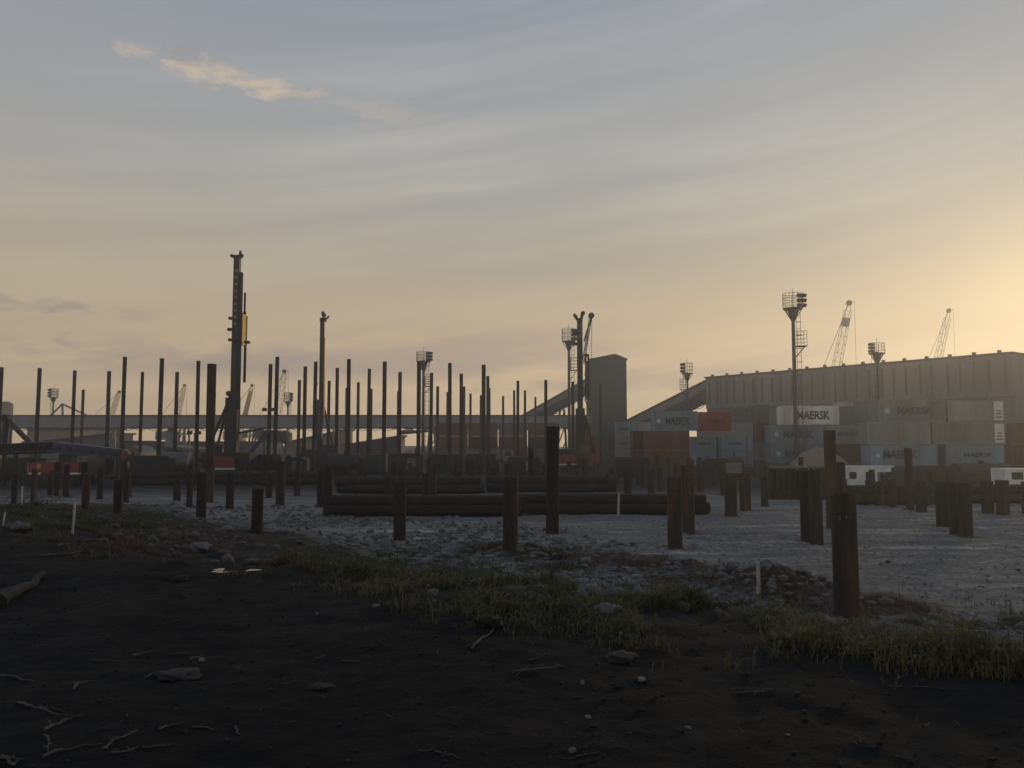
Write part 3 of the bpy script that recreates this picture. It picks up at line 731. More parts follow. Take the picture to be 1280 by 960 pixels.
rk = empty('pile_rack', ((a.x + b_.x) / 2, 52, hgt(a.x, 52)), 'dark rack of close-set posts with a pale top rail before the sand heap', 'rack')
W = b_.x - a.x; zt = pt(1000, 583, 52).z - hgt(a.x, 52)
for k in range(11): MB().beam((-W / 2 + .15 + k * (W - .3) / 10, 0, 0), (-W / 2 + .15 + k * (W - .3) / 10, 0, zt - .12), .22).build('post', M['rust_dark'], rk)
MB().box((0, 0, zt - .04), (W, .34, .14)).build('top_rail', M['galv'], rk)
MB().box((0, .5, zt * .45), (W - .1, .5, zt * .86)).build('infill_board', M['dark'], rk)
MB().box((0, -.05, .3), (W, .5, .6)).build('base_beam', M['rust_dark'], rk)
# white site cabin
a, b_ = pt(1058, 600, 92), pt(1126, 600, 92); W = b_.x - a.x
cb = empty('site_cabin', ((a.x + b_.x) / 2, 92, -1.85), 'white site cabin with small dark windows at the foot of the container stacks', 'cabin')
MB().box((0, 1.3, 1.35), (W, 2.6, 2.5)).build('wall', M['white'], cb)
MB().box((0, 1.3, 2.68), (W + .14, 2.74, .14)).build('roof', M['white'], cb)
for k, xx in enumerate((-W / 2 + .75, -W / 2 + 2.6, W / 2 - 1.4)):
    f_ = MB(); f_.box((xx, -.03, 1.7), (.8, .08, .8)); fo = f_.build('window', M['galv'], cb)
    MB().box((xx, -.08, 1.7), (.66, .03, .66)).build('pane', M['glass'], fo)
MB().box((.9, -.03, 1.1), (.85, .08, 1.95)).build('door', M['galv'], cb)
# vehicles
def truck(px, py, D, label, cabm, length=6.5, bodym=None, rz=0.0):
    p = pt(px, py, D); z = hgt(p.x, D)
    t_ = empty('truck', (p.x, D, z), label, 'truck', rz=rz)
    MB().prism([(-1.1, .75), (1.1, .75), (1.1, 1.55), (.85, 2.75), (-1.1, 2.8)], -1.15, 1.15).build('cab', cabm, t_)
    MB().prism([(.88, 1.62), (1.16, 1.62), (.93, 2.6), (.75, 2.6)], -1.0, 1.0).build('windscreen', M['glass'], t_)
    MB().box((-.1, -1.165, 2.1), (1.1, .04, .75)).build('side_window', M['glass'], t_)
    MB().box((-length / 2 - 1.2, 0, .8), (length, .9, .3)).build('chassis', M['black'], t_)
    MB().box((-length / 2 - 1.4, 0, 1.75), (length - .4, 2.3, 1.5)).build('body', bodym or M['dark'], t_)
    for xw in (.2, -length + .2, -length + 1.5):
        for yw in (-1, 1):
            wl = MB(); wl.cyl((xw, yw * 1.2, .5), (xw, yw * .88, .5), .5, n=18); wo = wl.build('wheel', M['black'], t_)
            MB().cyl((xw, yw * 1.22, .5), (xw, yw * 1.1, .5), .26, n=12).build('rim', M['galv'], wo)
    return t_
truck(1208, 600, 78, 'grey truck with glazed cab standing behind the paired short piles', M['galv'], 5.5, M['dark'])
truck(636, 590, 150, 'truck with grey cab parked before the brown containers', M['galv'], 7, M['greyshed'])
truck(583, 590, 152, 'truck with a grey box body parked left of another truck', M['greyshed'], 7, M['galv'])
def van(px, D, label):
    p = pt(px, 600, D); z = hgt(p.x, D); v = empty('van', (p.x, D, z), label, 'van')
    MB().prism([(-2.4, .4), (2.4, .4), (2.4, 1.15), (1.9, 1.35), (1.35, 2.1), (-2.4, 2.15)], -.92, .92).build('body', M['white'], v)
    for xw in (-1.5, -.4, .75):
        MB().box((xw, -.93, 1.6), (.85, .03, .55)).build('side_window', M['glass'], v)
    MB().prism([(1.42, 2.04), (1.94, 1.37), (1.97, 1.39), (1.45, 2.06)], -.8, .8).build('windscreen', M['glass'], v)
    for xw in (-1.5, 1.5):
        for yw in (-1, 1):
            wo = MB().cyl((xw, yw * .94, .34), (xw, yw * .7, .34), .34, n=16).build('wheel', M['black'], v)
            MB().cyl((xw, yw * .955, .34), (xw, yw * .9, .34), .18, n=10).build('rim', M['galv'], wo)
van(1287, 62, 'white van half out of frame at the right edge')

# ------------------------------------------------------------------ piling rigs
def tracks(par, m, W=3.6, L=4.6):
    for s in (-1, 1):
        t_ = MB(); prof = []
        for i in range(9): a = math.pi / 2 + math.pi * i / 8; prof.append((-L / 2 + .45 + .45 * math.cos(a), .47 + .45 * math.sin(a)))
        for i in range(9): a = -math.pi / 2 + math.pi * i / 8; prof.append((L / 2 - .45 + .45 * math.cos(a), .47 + .45 * math.sin(a)))
        t_.prism(prof, s * W / 2 - .35, s * W / 2 + .35); to = t_.build('track', M['black'], par)
        wl = MB()
        for k in range(5): wl.cyl((-L / 2 + .6 + k * (L - 1.2) / 4, s * W / 2 - .38, .45), (-L / 2 + .6 + k * (L - 1.2) / 4, s * W / 2 + .38, .45), .26, n=10)
        wl.build('roller', M['dark'], to)
    MB().box((0, 0, .95), (2.2, W - .5, .5)).build('undercarriage', M['dark'], par)
# rig one
D = 90; p = pt(290, 590, D); zg = hgt(p.x, D)
rg = empty('piling_rig', (p.x, D, zg), 'tallest piling rig, with red counterweight and golden lit hammer on its mast', 'piling rig', 'piling rigs')
O = Vector((p.x, D, zg))
def L1(px, py, dy=0.0): return pt(px, py, O.y + dy) - O
tracks(rg, M['black'])
for px in (0,):
    MB().box((-.3, .2, 2.05), (5.2, 2.8, 1.7)).build('upper_body', M['dark'], rg)
    q = MB(); q.prism([(-1.9, 1.2), (.75, 1.2), (.75, 2.35), (-1.9, 2.5)], -1.65, -1.25); q.build('counterweight', M['red'], rg)
    MB().box((-.6, -1.66, 1.12), (2.9, .1, .16)).build('stripe', M['white'], rg)
    MB().box((-2.2, .3, 3.0), (1.3, 1.5, 1.5)).build('cab', M['glass'], rg)
    MB().box((-2.2, .3, 3.82), (1.4, 1.6, .14)).build('cab_roof', M['red'], rg)
mx = L1(293, 480).x; zt = L1(295.5, 322).z
ms = MB(); ms.box((mx, 0, (zt + .9) / 2), (.64, .7, zt - .9)); mo = ms.build('mast', M['dark'], rg)
h_ = MB()
for k in range(9): h_.box((mx + .02, -.36, zt - 1.6 - k * .75), (.26, .04, .3))
h_.build('mast_window', M['galv'], mo)
MB().box((mx + .50, -.1, zt * .62), (.3, .5, zt * .62)).build('guide_rail', M['rust_red'], rg)
hd = MB(); hd.box((mx, 0, zt + .1), (.95, .6, .3)); hd.beam((mx - .2, 0, zt), (mx - .62, 0, zt + .25), .22); hd.cyl((mx - .62, -.15, zt + .2), (mx - .62, .15, zt + .2), .2, n=10); hd.cyl((mx + .4, -.2, zt + .25), (mx + .4, .2, zt + .25), .24, n=12); hd.beam((mx + .2, 0, zt + .2), (mx + .35, 0, zt + .8), .2); hd.build('mast_head', M['dark'], rg)
z0, z1 = L1(302, 432).z, L1(302, 388).z
MB().cyl((mx + .98, -.1, z0), (mx + .98, -.1, z1 - .5), .27, n=14).build('hammer', M['gold'], rg)
cg = MB(); cg.cyl((mx + .98, -.1, z1 - .5), (mx + .98, -.1, z1 + .1), .27, .05, n=12); cg.cyl((mx + 1.28, -.1, z0), (mx + 1.28, -.1, z1 - .6), .05, n=5); cg.cyl((mx + .98, -.1, z1), (mx + .98, -.1, z1 + 2.0), .12, n=8); cg.build('hammer_frame', M['rust_red'], rg)
MB().box((mx + .8, -.1, L1(300, 428).z), (1.7, .5, .28)).build('helmet_bracket', M['dark'], rg)
MB().cyl((mx + 1.15, -.1, L1(305, 478).z), (mx + 1.15, -.1, z0), .16, n=8).build('drive_rod', M['dark'], rg)
for (ya, xs2) in ((398, -.62), (412, -.75), (425, -.6)):
    MB().box((mx + xs2 * .8, -.1, L1(290, ya).z), (.55, .4, .3)).build('winch_bracket', M['dark'], rg)
MB().cyl(L1(287.5, 492) + Vector((0, .5, 0)), L1(264, 547) + Vector((0, .5, 0)), .17, n=8).build('backstay', M['dark'], rg)
MB().cyl(L1(288, 492), (-2.2, .6, 2.3), .14, n=8).build('backstay', M['dark'], rg)
MB().cyl((mx - .55, -.3, L1(288, 492).z), (mx - .55, .5, L1(288, 492).z), .3, n=12).build('stay_pivot', M['dark'], rg)
lo = MB(); lo.box((mx - .15, .1, 5.0), (1.35, 1.1, 8.0)); lo.build('mast_foot', M['dark'], rg)
hs = MB(); zz0 = L1(300, 470).z
hs.tube([(mx + .62, -.2, zz0 + 1), (mx + .75, -.25, zz0 - 3), (mx + .62, -.3, zz0 - 7), (mx + .4, -.3, 4)], .07, 6); hs.build('hose', M['black'], rg)
MB().beam((1.2, .2, 2), (mx + 3.9, .4, 5.4), .38).build('boom', M['blue'], rg)
MB().beam((mx + .3, .2, 5.0), (mx + 3.6, .3, 5.6), .22).build('boom_link', M['dark'], rg)
# rig two
D = 115; p = pt(398, 590, D); zg = hgt(p.x, D); O = Vector((p.x, D, zg))
rg = empty('piling_rig', tuple(O), 'slim piling rig with a blue lower mast among the piles', 'piling rig', 'piling rigs'); tracks(rg, M['black'])
MB().box((.6, .4, 2.2), (4.6, 2.8, 2.0)).build('upper_body', M['dark'], rg)
MB().box((1.6, -.7, 3.1), (1.3, 1.2, 1.5)).build('cab', M['glass'], rg)
zt = L1(404, 398).z; mx = L1(402, 470).x
MB().box((mx, 0, zt / 2 + 3), (.56, .5, zt - 6)).build('mast', M['dark'], rg)
MB().cyl((mx + .42, -.1, 8), (mx + .42, -.1, zt - 2.8), .13, n=8).build('kelly_bar', M['gold'], rg)
hd = MB(); hd.box((mx + .1, 0, zt - .2), (.9, .5, .5)); hd.cyl((mx + .2, -.2, zt + .45), (mx + .2, .2, zt + .45), .3, n=12); hd.beam((mx + .4, 0, zt - .2), (mx + .95, 0, zt + .35), .22); hd.box((mx + .05, 0, zt + .75), (.4, .4, .5)); hd.box((mx + .1, 0, zt + .3), (.28, .3, .6)); hd.build('mast_head', M['tower'], rg)
z0, z1 = L1(398, 549).z, L1(398, 500).z
MB().box((L1(397.5, 520).x, -.1, (z0 + z1) / 2), (1.25, .9, z1 - z0)).build('hammer_block', M['blue'], rg)
q = MB(); q.box((L1(394, 520).x, -.58, (z0 + z1) / 2), (.16, .06, z1 - z0 - .4)); q.box((L1(400, 520).x, -.58, (z0 + z1) / 2), (.16, .06, z1 - z0 - .4)); q.build('hammer_rail', M['galv'], rg)
MB().tube([(mx - .55, -.2, L1(0, 478).z), (mx - .75, -.2, L1(0, 488).z), (mx - .6, -.2, z1)], .09, 6).build('hose', M['plastic'], rg)
MB().cyl((mx + .3, .4, z1 - 1), (2.2, .5, 2.6), .16, n=8).build('backstay', M['dark'], rg)
MB().box((mx, 0, z0 / 2), (.9, .8, z0)).build('mast_foot', M['dark'], rg)
# rig three
D = 110; p = pt(722, 592, D); zg = hgt(p.x, D); O = Vector((p.x, D, zg))
rg = empty('piling_rig', tuple(O), 'dark piling rig with a slanted head boom left of the transfer tower', 'piling rig', 'piling rigs'); tracks(rg, M['black'])
MB().box((-1.0, .3, 2.2), (5.0, 2.8, 2.1)).build('upper_body', M['dark'], rg)
MB().box((-1.6, -1.15, 1.9), (2.4, .3, 1.2)).build('counterweight', M['red'], rg)
MB().box((-1.5, -1.32, 1.2), (2.5, .08, .16)).build('stripe', M['white'], rg)
MB().box((.9, -.6, 3.1), (1.3, 1.2, 1.5)).build('cab', M['glass'], rg)
zt = L1(726, 398).z; mx = L1(725, 470).x
mo = MB().box((mx, 0, zt / 2 + .5), (.72, .7, zt - 1.0)).build('mast', M['dark'], rg)
h_ = MB()
for k in range(3):
    for s in (-.16, .16): h_.box((mx + s, -.36, zt - 1.0 - k * .75), (.2, .04, .42))
h_.build('mast_window', M['galv'], mo)
hd = MB(); hd.beam((mx - .3, 0, zt - .2), (mx - .75, 0, zt + .5), .35); hd.cyl((mx - .7, -.2, zt + .45), (mx - .7, .2, zt + .45), .2, n=12); hd.box((mx - .5, 0, zt + .3), (.4, .3, .25)); hd.cyl((mx + .45, -.2, zt + .7), (mx + .45, .2, zt + .7), .3, n=14); hd.box((mx + .3, 0, zt + .35), (.3, .3, .7)); hd.beam((mx + .2, 0, zt - .2), (mx + .4, 0, zt + .8), .4); hd.build('mast_head', M['dark'], rg)
ba, bb = L1(730, 427), L1(739, 396)
bo = MB(); bo.lattice(L1(728.5, 455), bb, .3, .22, 8, .05); bo.beam(ba, bb, .2); bo.build('head_boom', M['dark'], rg)
MB().cyl(bb + Vector((0, -.18, .15)), bb + Vector((0, .18, .15)), .42, n=16).build('head_sheave', M['dark'], rg)
rp = MB(); rp.cyl(bb + Vector((-.35, 0, 0)), L1(731, 470), .03, n=4); rp.cyl(bb + Vector((.1, 0, 0)), L1(738, 560), .03, n=4); rp.build('rope', M['tower'], rg)
sf = MB(); za, zb_ = L1(733, 500).z, L1(733, 444).z
sf.lattice((mx + .98, -.1, za), (mx + .98, -.1, zb_), .42, .42, 7, .07); sf.box((mx + .9, -.1, zb_), (.6, .4, .3)); sf.build('side_frame', M['dark'], rg)
for (y0_, y1_) in ((416, 422), (430, 434)):
    MB().box((mx - .62, -.1, L1(715, y0_).z), (.85, .4, .4)).build('winch_bracket', M['dark'], rg)
MB().cyl(L1(732, 520), L1(749, 588), .17, n=8).build('backstay', M['dark'], rg)
MB().cyl(L1(731, 525) + Vector((0, .9, 0)), L1(745, 588) + Vector((0, .9, 0)), .15, n=8).build('backstay', M['dark'], rg)
q = MB(); q.prism([(mx + .6, 1.4), (mx + 2.3, 1.4), (mx + 1.9, 4.6), (mx + .9, 6.4)], .3, .7); q.build('brace_plate', M['red'], rg)
MB().box((mx + 1.5, .2, 1.9), (1.6, 1.2, 1.2)).build('power_pack', M['red'], rg)
MB().box((mx, .1, 4.6), (1.2, 1.0, 8.4)).build('mast_foot', M['dark'], rg)
MB().tube([(mx + .6, -.3, 10), (mx + 1.25, -.3, 8.6), (mx + 1.2, -.3, 7.2), (mx + .5, -.3, 6.6)], .07, 6).build('hose', M['black'], rg)
# rig at left with the mast laid down
D = 72; p = pt(78, 600, D); zg = hgt(p.x, D); O = Vector((p.x, D, zg))
rg = empty('piling_rig', tuple(O), 'red-bodied piling rig at left with its blue mast laid flat', 'piling rig', 'piling rigs'); tracks(rg, M['black'], 3.4, 4.4)
zc = L1(78, 584).z
MB().box((0, .5, 1.6), (4.2, 2.4, 1.0)).build('upper_body', M['dark'], rg)
for xa, xb in ((47, 76), (87, 107)):
    a, b_ = L1(xa, 584).x, L1(xb, 584).x
    bo = MB().box(((a + b_) / 2, -.9, zc), (b_ - a, .5, .86)).build('body_panel', M['red'], rg)
    MB().box(((a + b_) / 2, -1.0, zc - .52), (b_ - a, .5, .14)).build('stripe', M['white'], bo)
MB().box((L1(58, 583).x, -1.165, zc + .1), (.3, .04, .42)).build('service_hatch', M['yellow'], rg)
a, b_ = L1(69, 559), L1(152, 568)
bm2 = MB(); bm2.beam(a, b_, .9, .95); bm2.build('mast', M['blue'], rg)
q = MB(); d = (b_ - a)
for k in range(6): q.box(a + d * (k + .5) / 6 + Vector((0, -.5, 0)), (.5, .06, .36), M=Matrix.Rotation(math.atan2(-d.z, d.x), 3, 'Y'))
q.build('mast_window', M['dark'], rg)
MB().box(a + d * .62 + Vector((0, -.55, -.35)), (.75, .1, .14)).build('name_plate', M['plastic'], rg)
MB().cyl(b_ + Vector((.35, -.3, 0)), b_ + Vector((.35, .3, 0)), .38, n=16).build('end_sheave', M['orange'], rg)
a2 = L1(-30, 563); MB().lattice(a2, a, .75, .8, 9, .11, diag=.07).build('mast_extension', M['dark'], rg)
MB().box((a2 + a) / 2, ((a - a2).length * .98, .5, .45), M=Matrix.Rotation(math.atan2(-(a - a2).z, (a - a2).x), 3, 'Y')).build('mast_core', M['dark'], rg)
MB().box((L1(85, 575).x, 0, L1(85, 573).z - .4), (1.1, 1.0, 1.6)).build('mast_pivot', M['dark'], rg)
MB().box((L1(125, 580).x, .2, 1.7), (1.6, 1.6, 1.6)).build('cab', M['glass'], rg)
for px in (6, 20, 148):
    q = L1(px, 565); MB().beam((q.x, 0, q.z), (q.x, 0, 0), .28).build('mast_support', M['dark'], rg)
# excavator at the left edge
D = 84; p = pt(-14, 590, D); zg = hgt(p.x, D); O = Vector((p.x, D, zg))
ex = empty('excavator', tuple(O), 'old excavator at the left edge with its bent arm reaching right', 'excavator'); tracks(ex, M['black'], 2.8, 4.0)
MB().box((-.6, 0, 1.85), (3.4, 2.5, 1.3)).build('upper_body', M['yellow'], ex)
MB().prism([(.0, 1.4), (1.35, 1.4), (1.45, 2.4), (1.05, 3.1), (.0, 3.1)], -1.25, -.1).build('cab', M['yellow'], ex)
MB().box((.62, -1.27, 2.55), (.8, .04, .8)).build('cab_window', M['glass'], ex)
k0, k1, k2 = Vector((1.0, .4, 2.2)), L1(8, 523), L1(37, 553)
MB().beam(k0, k1, .5, .55).build('boom', M['wood'], ex)
MB().beam(k1, k2, .36, .42).build('dipper_arm', M['wood'], ex)
MB().cyl(k1 + Vector((0, -.4, 0)), k1 + Vector((0, .4, 0)), .42, n=14).build('elbow_pivot', M['dark'], ex)
MB().cyl(k0 + Vector((.9, -.3, 1.0)), k1 + (k2 - k1) * .25, .11, n=8).build('hydraulic_ram', M['galv'], ex)
MB().prism([(k2.x - .5, k2.z + .1), (k2.x + .4, k2.z), (k2.x + .5, k2.z - .9), (k2.x - .3, k2.z - 1.2), (k2.x - .75, k2.z - .6)], -.5, .5).build('bucket', M['dark'], ex)

# ------------------------------------------------------------------ dark plant and skids under the gallery
def skid(px, D, W, H, label, m='dark', kind=0):
    p = pt(px, 600, D); sk = empty(('generator_set', 'site_tank', 'tool_crate')[kind], (p.x, D, hgt(p.x, D)), label, ('generator', 'tank', 'crate')[kind], rz=R(random.uniform(-14, 14)))
    b_ = MB()
    for sy in (.25, 1.55): b_.box((0, sy, .14), (W + .3, .2, .28))
    b_.box((0, .9, .3), (W, 1.5, .1)); b_.build('skid_frame', M['black'], sk)
    if kind == 1:
        MB().cyl((-W / 2, .9, .35 + H / 2), (W / 2, .9, .35 + H / 2), H / 2, n=18).build('tank_shell', M[m], sk)
        MB().cyl((0, .9, .3 + H), (0, .9, .55 + H), .22, n=10).build('filler_cap', M['dark'], sk)
    else:
        MB().prism([(-W / 2, .35), (W / 2, .35), (W / 2, .35 + H * .86), (W / 2 - .25, .35 + H), (-W / 2 + .25, .35 + H), (-W / 2, .35 + H * .86)], .1, 1.7).build('housing', M[m], sk)
        for k in range(2): MB().box((-W / 4 + k * W / 2, .07, .35 + H * .45), (W * .38, .06, H * .6)).build('side_door', M['galv' if k and kind == 0 else m], sk)
        if kind == 0: MB().cyl((W * .3, .9, .3 + H), (W * .3, .9, .95 + H), .09, n=8).build('exhaust_pipe', M['rust'], sk)
    return sk
skid(30, 84, 3.6, 2.0, 'dark generator behind the grass at the left edge')
skid(118, 88, 3.0, 1.7, 'grey generator behind the right end of the red rig body', 'greyshed')
skid(186, 86, 4.2, 2.2, 'dark tool crate between two tall piles right of the blue mast', 'dark', 2)
skid(216, 96, 3.4, 2.6, 'pale grey site tank left of the thick tall pile', 'galv', 1)
skid(240, 98, 3.0, 1.8, 'dark generator just left of the thick tall pile')
skid(330, 92, 3.8, 2.3, 'dark tool crate right of the first rig', 'dark', 2)
skid(362, 100, 3.6, 1.9, 'dark generator between the first and second rigs')
skid(428, 96, 4.4, 2.4, 'dark site tank right of the second rig', 'dark', 1)
skid(462, 104, 3.8, 2.2, 'dark tool crate behind the lying pipes, under the gallery', 'greenroof', 2)
skid(506, 100, 4.2, 2.4, 'dark generator left of the middle floodlight tower')
skid(556, 108, 4.6, 2.2, 'dark tool crate right of the middle floodlight tower', 'rust_dark', 2)
skid(600, 104, 3.8, 2.3, 'dark site tank before the brown containers', 'rust_dark', 1)
skid(655, 100, 4.2, 2.0, 'dark generator left of the third rig')
skid(790, 92, 4.2, 2.0, 'dark tool crate below the maroon container ends', 'dark', 2)
skid(905, 88, 4.4, 1.9, 'dark generator below the small blue containers')
skid(1160, 68, 4.2, 2.1, 'brownish tool crate before the second row of blue containers', 'wood', 2)
skid(1236, 66, 4.6, 2.3, 'brownish site tank left of the white van', 'wood', 1)
def loader(px, D, label):
    p = pt(px, 600, D); l = empty('wheel_loader', (p.x, D, hgt(p.x, D)), label, 'loader')
    MB().prism([(-2.4, .8), (1.0, .8), (1.0, 1.5), (-.2, 1.8), (-2.4, 1.9)], -.9, .9).build('body', M['yellow'], l)
    MB().prism([(-.7, 1.7), (.6, 1.6), (.75, 2.4), (.45, 3.1), (-.7, 3.1)], -.75, .75).build('cab', M['glass'], l)
    MB().box((-.1, 0, 3.16), (1.5, 1.6, .1)).build('cab_roof', M['yellow'], l)
    MB().beam((.8, 0, 1.5), (2.4, 0, .8), .5, .35).build('lift_arm', M['yellow'], l)
    MB().prism([(2.2, .2), (3.3, .15), (3.0, .5), (2.6, 1.3), (2.2, 1.2)], -1.2, 1.2).build('bucket', M['dark'], l)
    for xw in (-1.6, .9):
        for yw in (-1, 1):
            wo = MB().cyl((xw, yw * 1.15, .7), (xw, yw * .65, .7), .7, n=18).build('wheel', M['black'], l)
            MB().cyl((xw, yw * 1.18, .7), (xw, yw * 1.0, .7), .34, n=12).build('rim', M['yellow'], wo)
loader(148, 94, 'yellow wheel loader behind the end of the blue mast')
def light_mast(px, ytop, D, label):
    p = pt(px, ytop, D); zg = hgt(p.x, D); l = empty('light_mast', (p.x, D, zg), label, 'light mast'); H = p.z - zg
    MB().box((0, 0, .55), (2.0, 1.2, .9)).build('trailer_body', M['dark'], l)
    MB().cyl((0, 0, 1.0), (0, 0, H), .07, .05, 8).build('mast', M['galv'], l)
    for k in (-.5, .5): MB().box((k, -.1, H), (.55, .25, .4)).build('lamp_head', M['dark'], l)
light_mast(336, 512, 100, 'portable light mast beside two tall piles right of the first rig')
light_mast(243, 541, 92, 'low portable light mast left of the thick tall pile')

# ------------------------------------------------------------------ tall pipe piles
tall = [(2, 459), (49, 460), (93.5, 463), (104, 487), (137, 464), (156, 446), (178, 465), (202, 448), (221.5, 465), (249, 451), (338, 455), (346, 446),
        (374.5, 475), (382, 458), (394, 452), (411, 476), (422, 460), (437, 449), (434, 485), (448, 478), (461, 461), (464.5, 486), (481, 452), (498, 489), (500, 465),
        (524, 451), (539, 466), (547, 483), (559, 490), (563, 454), (577, 467), (580, 483), (588, 492), (601, 494), (605, 456), (610, 470), (612, 485),
        (629, 495), (643, 488), (647, 476), (656, 488), (669, 496), (682, 475), (716, 477), (750, 480)]
tall.sort()
notes = {2: 'at the left frame edge', 49: 'beside the dark lattice, right of the excavator arm', 104: 'shorter than its neighbours near the left floodlight tower',
         156: 'the tallest one left of the first rig', 249: 'just left of the thick black pile', 346: 'just left of the pale crane jib',
         394: 'touching the left side of the blue rig', 750: 'standing against the dark transfer tower', 716: 'between floodlight tower and third rig',
         682: 'crossing the sloping gallery left of the third rig', 524: 'hiding the left side of the middle floodlight tower', 338: 'right of the first rig, close beside a taller one',
         539: 'just right of the middle floodlight tower', 481: 'rising alone right of a close pair', 629: 'thin and distant, standing alone'}
HP = 12.9
for i, (px, py) in enumerate(tall):
    D = (HP - CAMZ + .35) * FPX / (553 - py); p = pt(px, py, D); zg = hgt(p.x, D)
    rr_ = random.uniform(.215, .255); o = MB().pipe((0, 0, -.3), (0, 0, p.z - zg), rr_, .02, 14).build('pipe_pile', M['rust' if i % 3 else 'rust_red'], None, (p.x, D, zg))
    kx = math.floor(px); o.rotation_euler = (R(random.uniform(-.35, .35)), R(random.uniform(-.3, .3)), random.uniform(0, 6))
    extra = notes.get(kx)
    lab = f'tall slender rusty pile {extra}' if extra else f'tall slender rusty pile, {ordinal(i)} counting from the left among the slender ones'
    tag(o, lab, 'pile', 'tall slender pipe piles against the sky')

# ------------------------------------------------------------------ nearer thick piles and cut stubs: (x, top, base, width, label)
STUB_BASES = []
stubs = [
 (17, 592, 630, 6.5, 'dark short pile in the grass at the far left edge'), (41.5, 586, 629, 7, 'dark short pile in the grass, right of a pale stake'),
 (62, 593, 619, 6, 'short pile under the left end of the red rig body'), (70, 593, 620, 6, 'short pile under the red rig body, right one of a close pair'),
 (82, 580, 621, 7, 'reddish short pile before the gap between the red panels'), (106.5, 596, 637, 9, 'dark short pile right of the thin leaning stake by the grass'),
 (124.5, 585, 624, 7, 'slim dark short pile below the blue mast'), (146.5, 600, 642, 8.5, 'dark stub before the right end of the blue mast'),
 (157, 587, 628, 7, 'dark short pile just right of the stub below the blue mast end'), (161.5, 592, 621, 5, 'small short pile before the round tank'),
 (221, 600, 626, 9, 'squat black stub alone on the pale yard, left of the thick pile'), (236.6, 582, 634, 7.5, 'narrow short pile left of the thick tall pile'),
 (251, 590, 651, 12, 'dark short pile in front of the thick tall pile'), (261, 455, 628, 11, 'thick tall black pile standing left of the first rig'),
 (287, 591, 636, 9.5, 'short pile in front of the red counterweight'), (321, 611, 667, 14, 'dark stub standing in the rubble left of centre'),
 (336, 592, 622, 8, 'short pile right of the first rig, in shadowed row'), (350, 577, 632, 11, 'short pile on the pale yard left of the lying pipes'),
 (371, 589, 620, 8, 'short pile behind, left of the lying pipes'), (400, 588, 634, 8, 'short pile just left of the end of the lying pipes'),
 (409, 583, 645, 11, 'dark short pile at the left end of the lying pipes'), (440, 588, 612, 8, 'short pile behind the lying pipes, under the golden gaps'),
 (499.5, 605, 675, 15.5, 'broad stub standing in front of the lying pipes left of centre'), (485, 596, 628, 9, 'short pile behind the lying pipes, left of the broad stub'),
 (532.5, 592, 624, 9, 'short pile behind the lying pipes, left of a close pair'), (541, 590, 622, 9, 'short pile behind the lying pipes, right of a close pair'),
 (572, 588, 614, 8, 'short pile behind the lying pipes, left of the middle'), (588, 585, 612, 8, 'short pile behind the lying pipes near the middle'),
 (610, 590, 610, 7, 'small short pile left of the rusty brown stub'), (638, 596, 689, 19, 'brown stub at the grass edge right of the lying pipe middle'),
 (664, 560, 613, 6.5, 'slim pile left of the thick pile at the middle'), (690.5, 533, 667, 16, 'thick pile of middle height before the third rig'),
 (731, 572, 608, 6.5, 'slim reddish short pile right of the third rig mast'), (762, 592, 615, 9, 'short pile behind the lying pipes right of the third rig'),
 (785, 590, 620, 9.5, 'short pile behind the upright pale stake'), (814, 586, 619, 8.5, 'short pile before the brown container pair, left one'),
 (825, 584, 614, 7, 'short pile before the brown container pair, right one'), (844, 597, 686, 18, 'broad dark stub, front one of the pair right of the stake'),
 (861, 582, 665, 15, 'brown stub, rear one of the pair right of the stake'), (876, 594, 615, 9, 'reddish short pile below the small blue containers'),
 (903, 597, 619, 6, 'small short pile left of the grey squat stub'), (914, 597, 645, 17.5, 'squat grey stub with a pale rim before the small blue containers'),
 (932, 592, 638, 15, 'squat stub close behind the pale rimmed one'), (956, 597, 633, 9, 'short pile left of the dark rack'),
 (1009, 590, 676, 15, 'left stub of the touching pair before the dark rack'), (1021, 588, 679.5, 16, 'right stub of the touching pair before the dark rack'),
 (1040.5, 538, 660, 14, 'taller brown pile behind the nearest stub'), (1052, 578, 657, 12, 'brown stub half hidden by the nearest stub'),
 (1059, 617, 770, 30, 'nearest and largest stub, brown, with chalk marks near its top'), (1002, 571, 618, 6, 'slim short pile sticking up before the sand heap'),
 (1087, 600, 630, 9, 'short pile before the white cabin, left one'), (1100, 602, 632, 9, 'short pile before the white cabin, middle one'),
 (1116, 599, 634, 10, 'short pile before the right end of the white cabin'), (1138, 560, 637, 9, 'slim taller pile before the blue containers at right'),
 (1152, 601, 640, 13, 'short pile right of the slim taller pile'), (1180, 603, 658, 18, 'broad stub, left one of the group of three at right'),
 (1196, 604, 668, 16, 'broad stub, middle one of the group of three at right'), (1208, 604, 671, 16, 'broad stub, rightmost of the group of three'),
 (1235, 601, 641, 14, 'short stub left of the last stub near the right edge'), (1254, 600, 644, 15, 'last full stub near the right edge'),
 (1286, 602, 642, 15, 'stub cut by the right frame edge')]
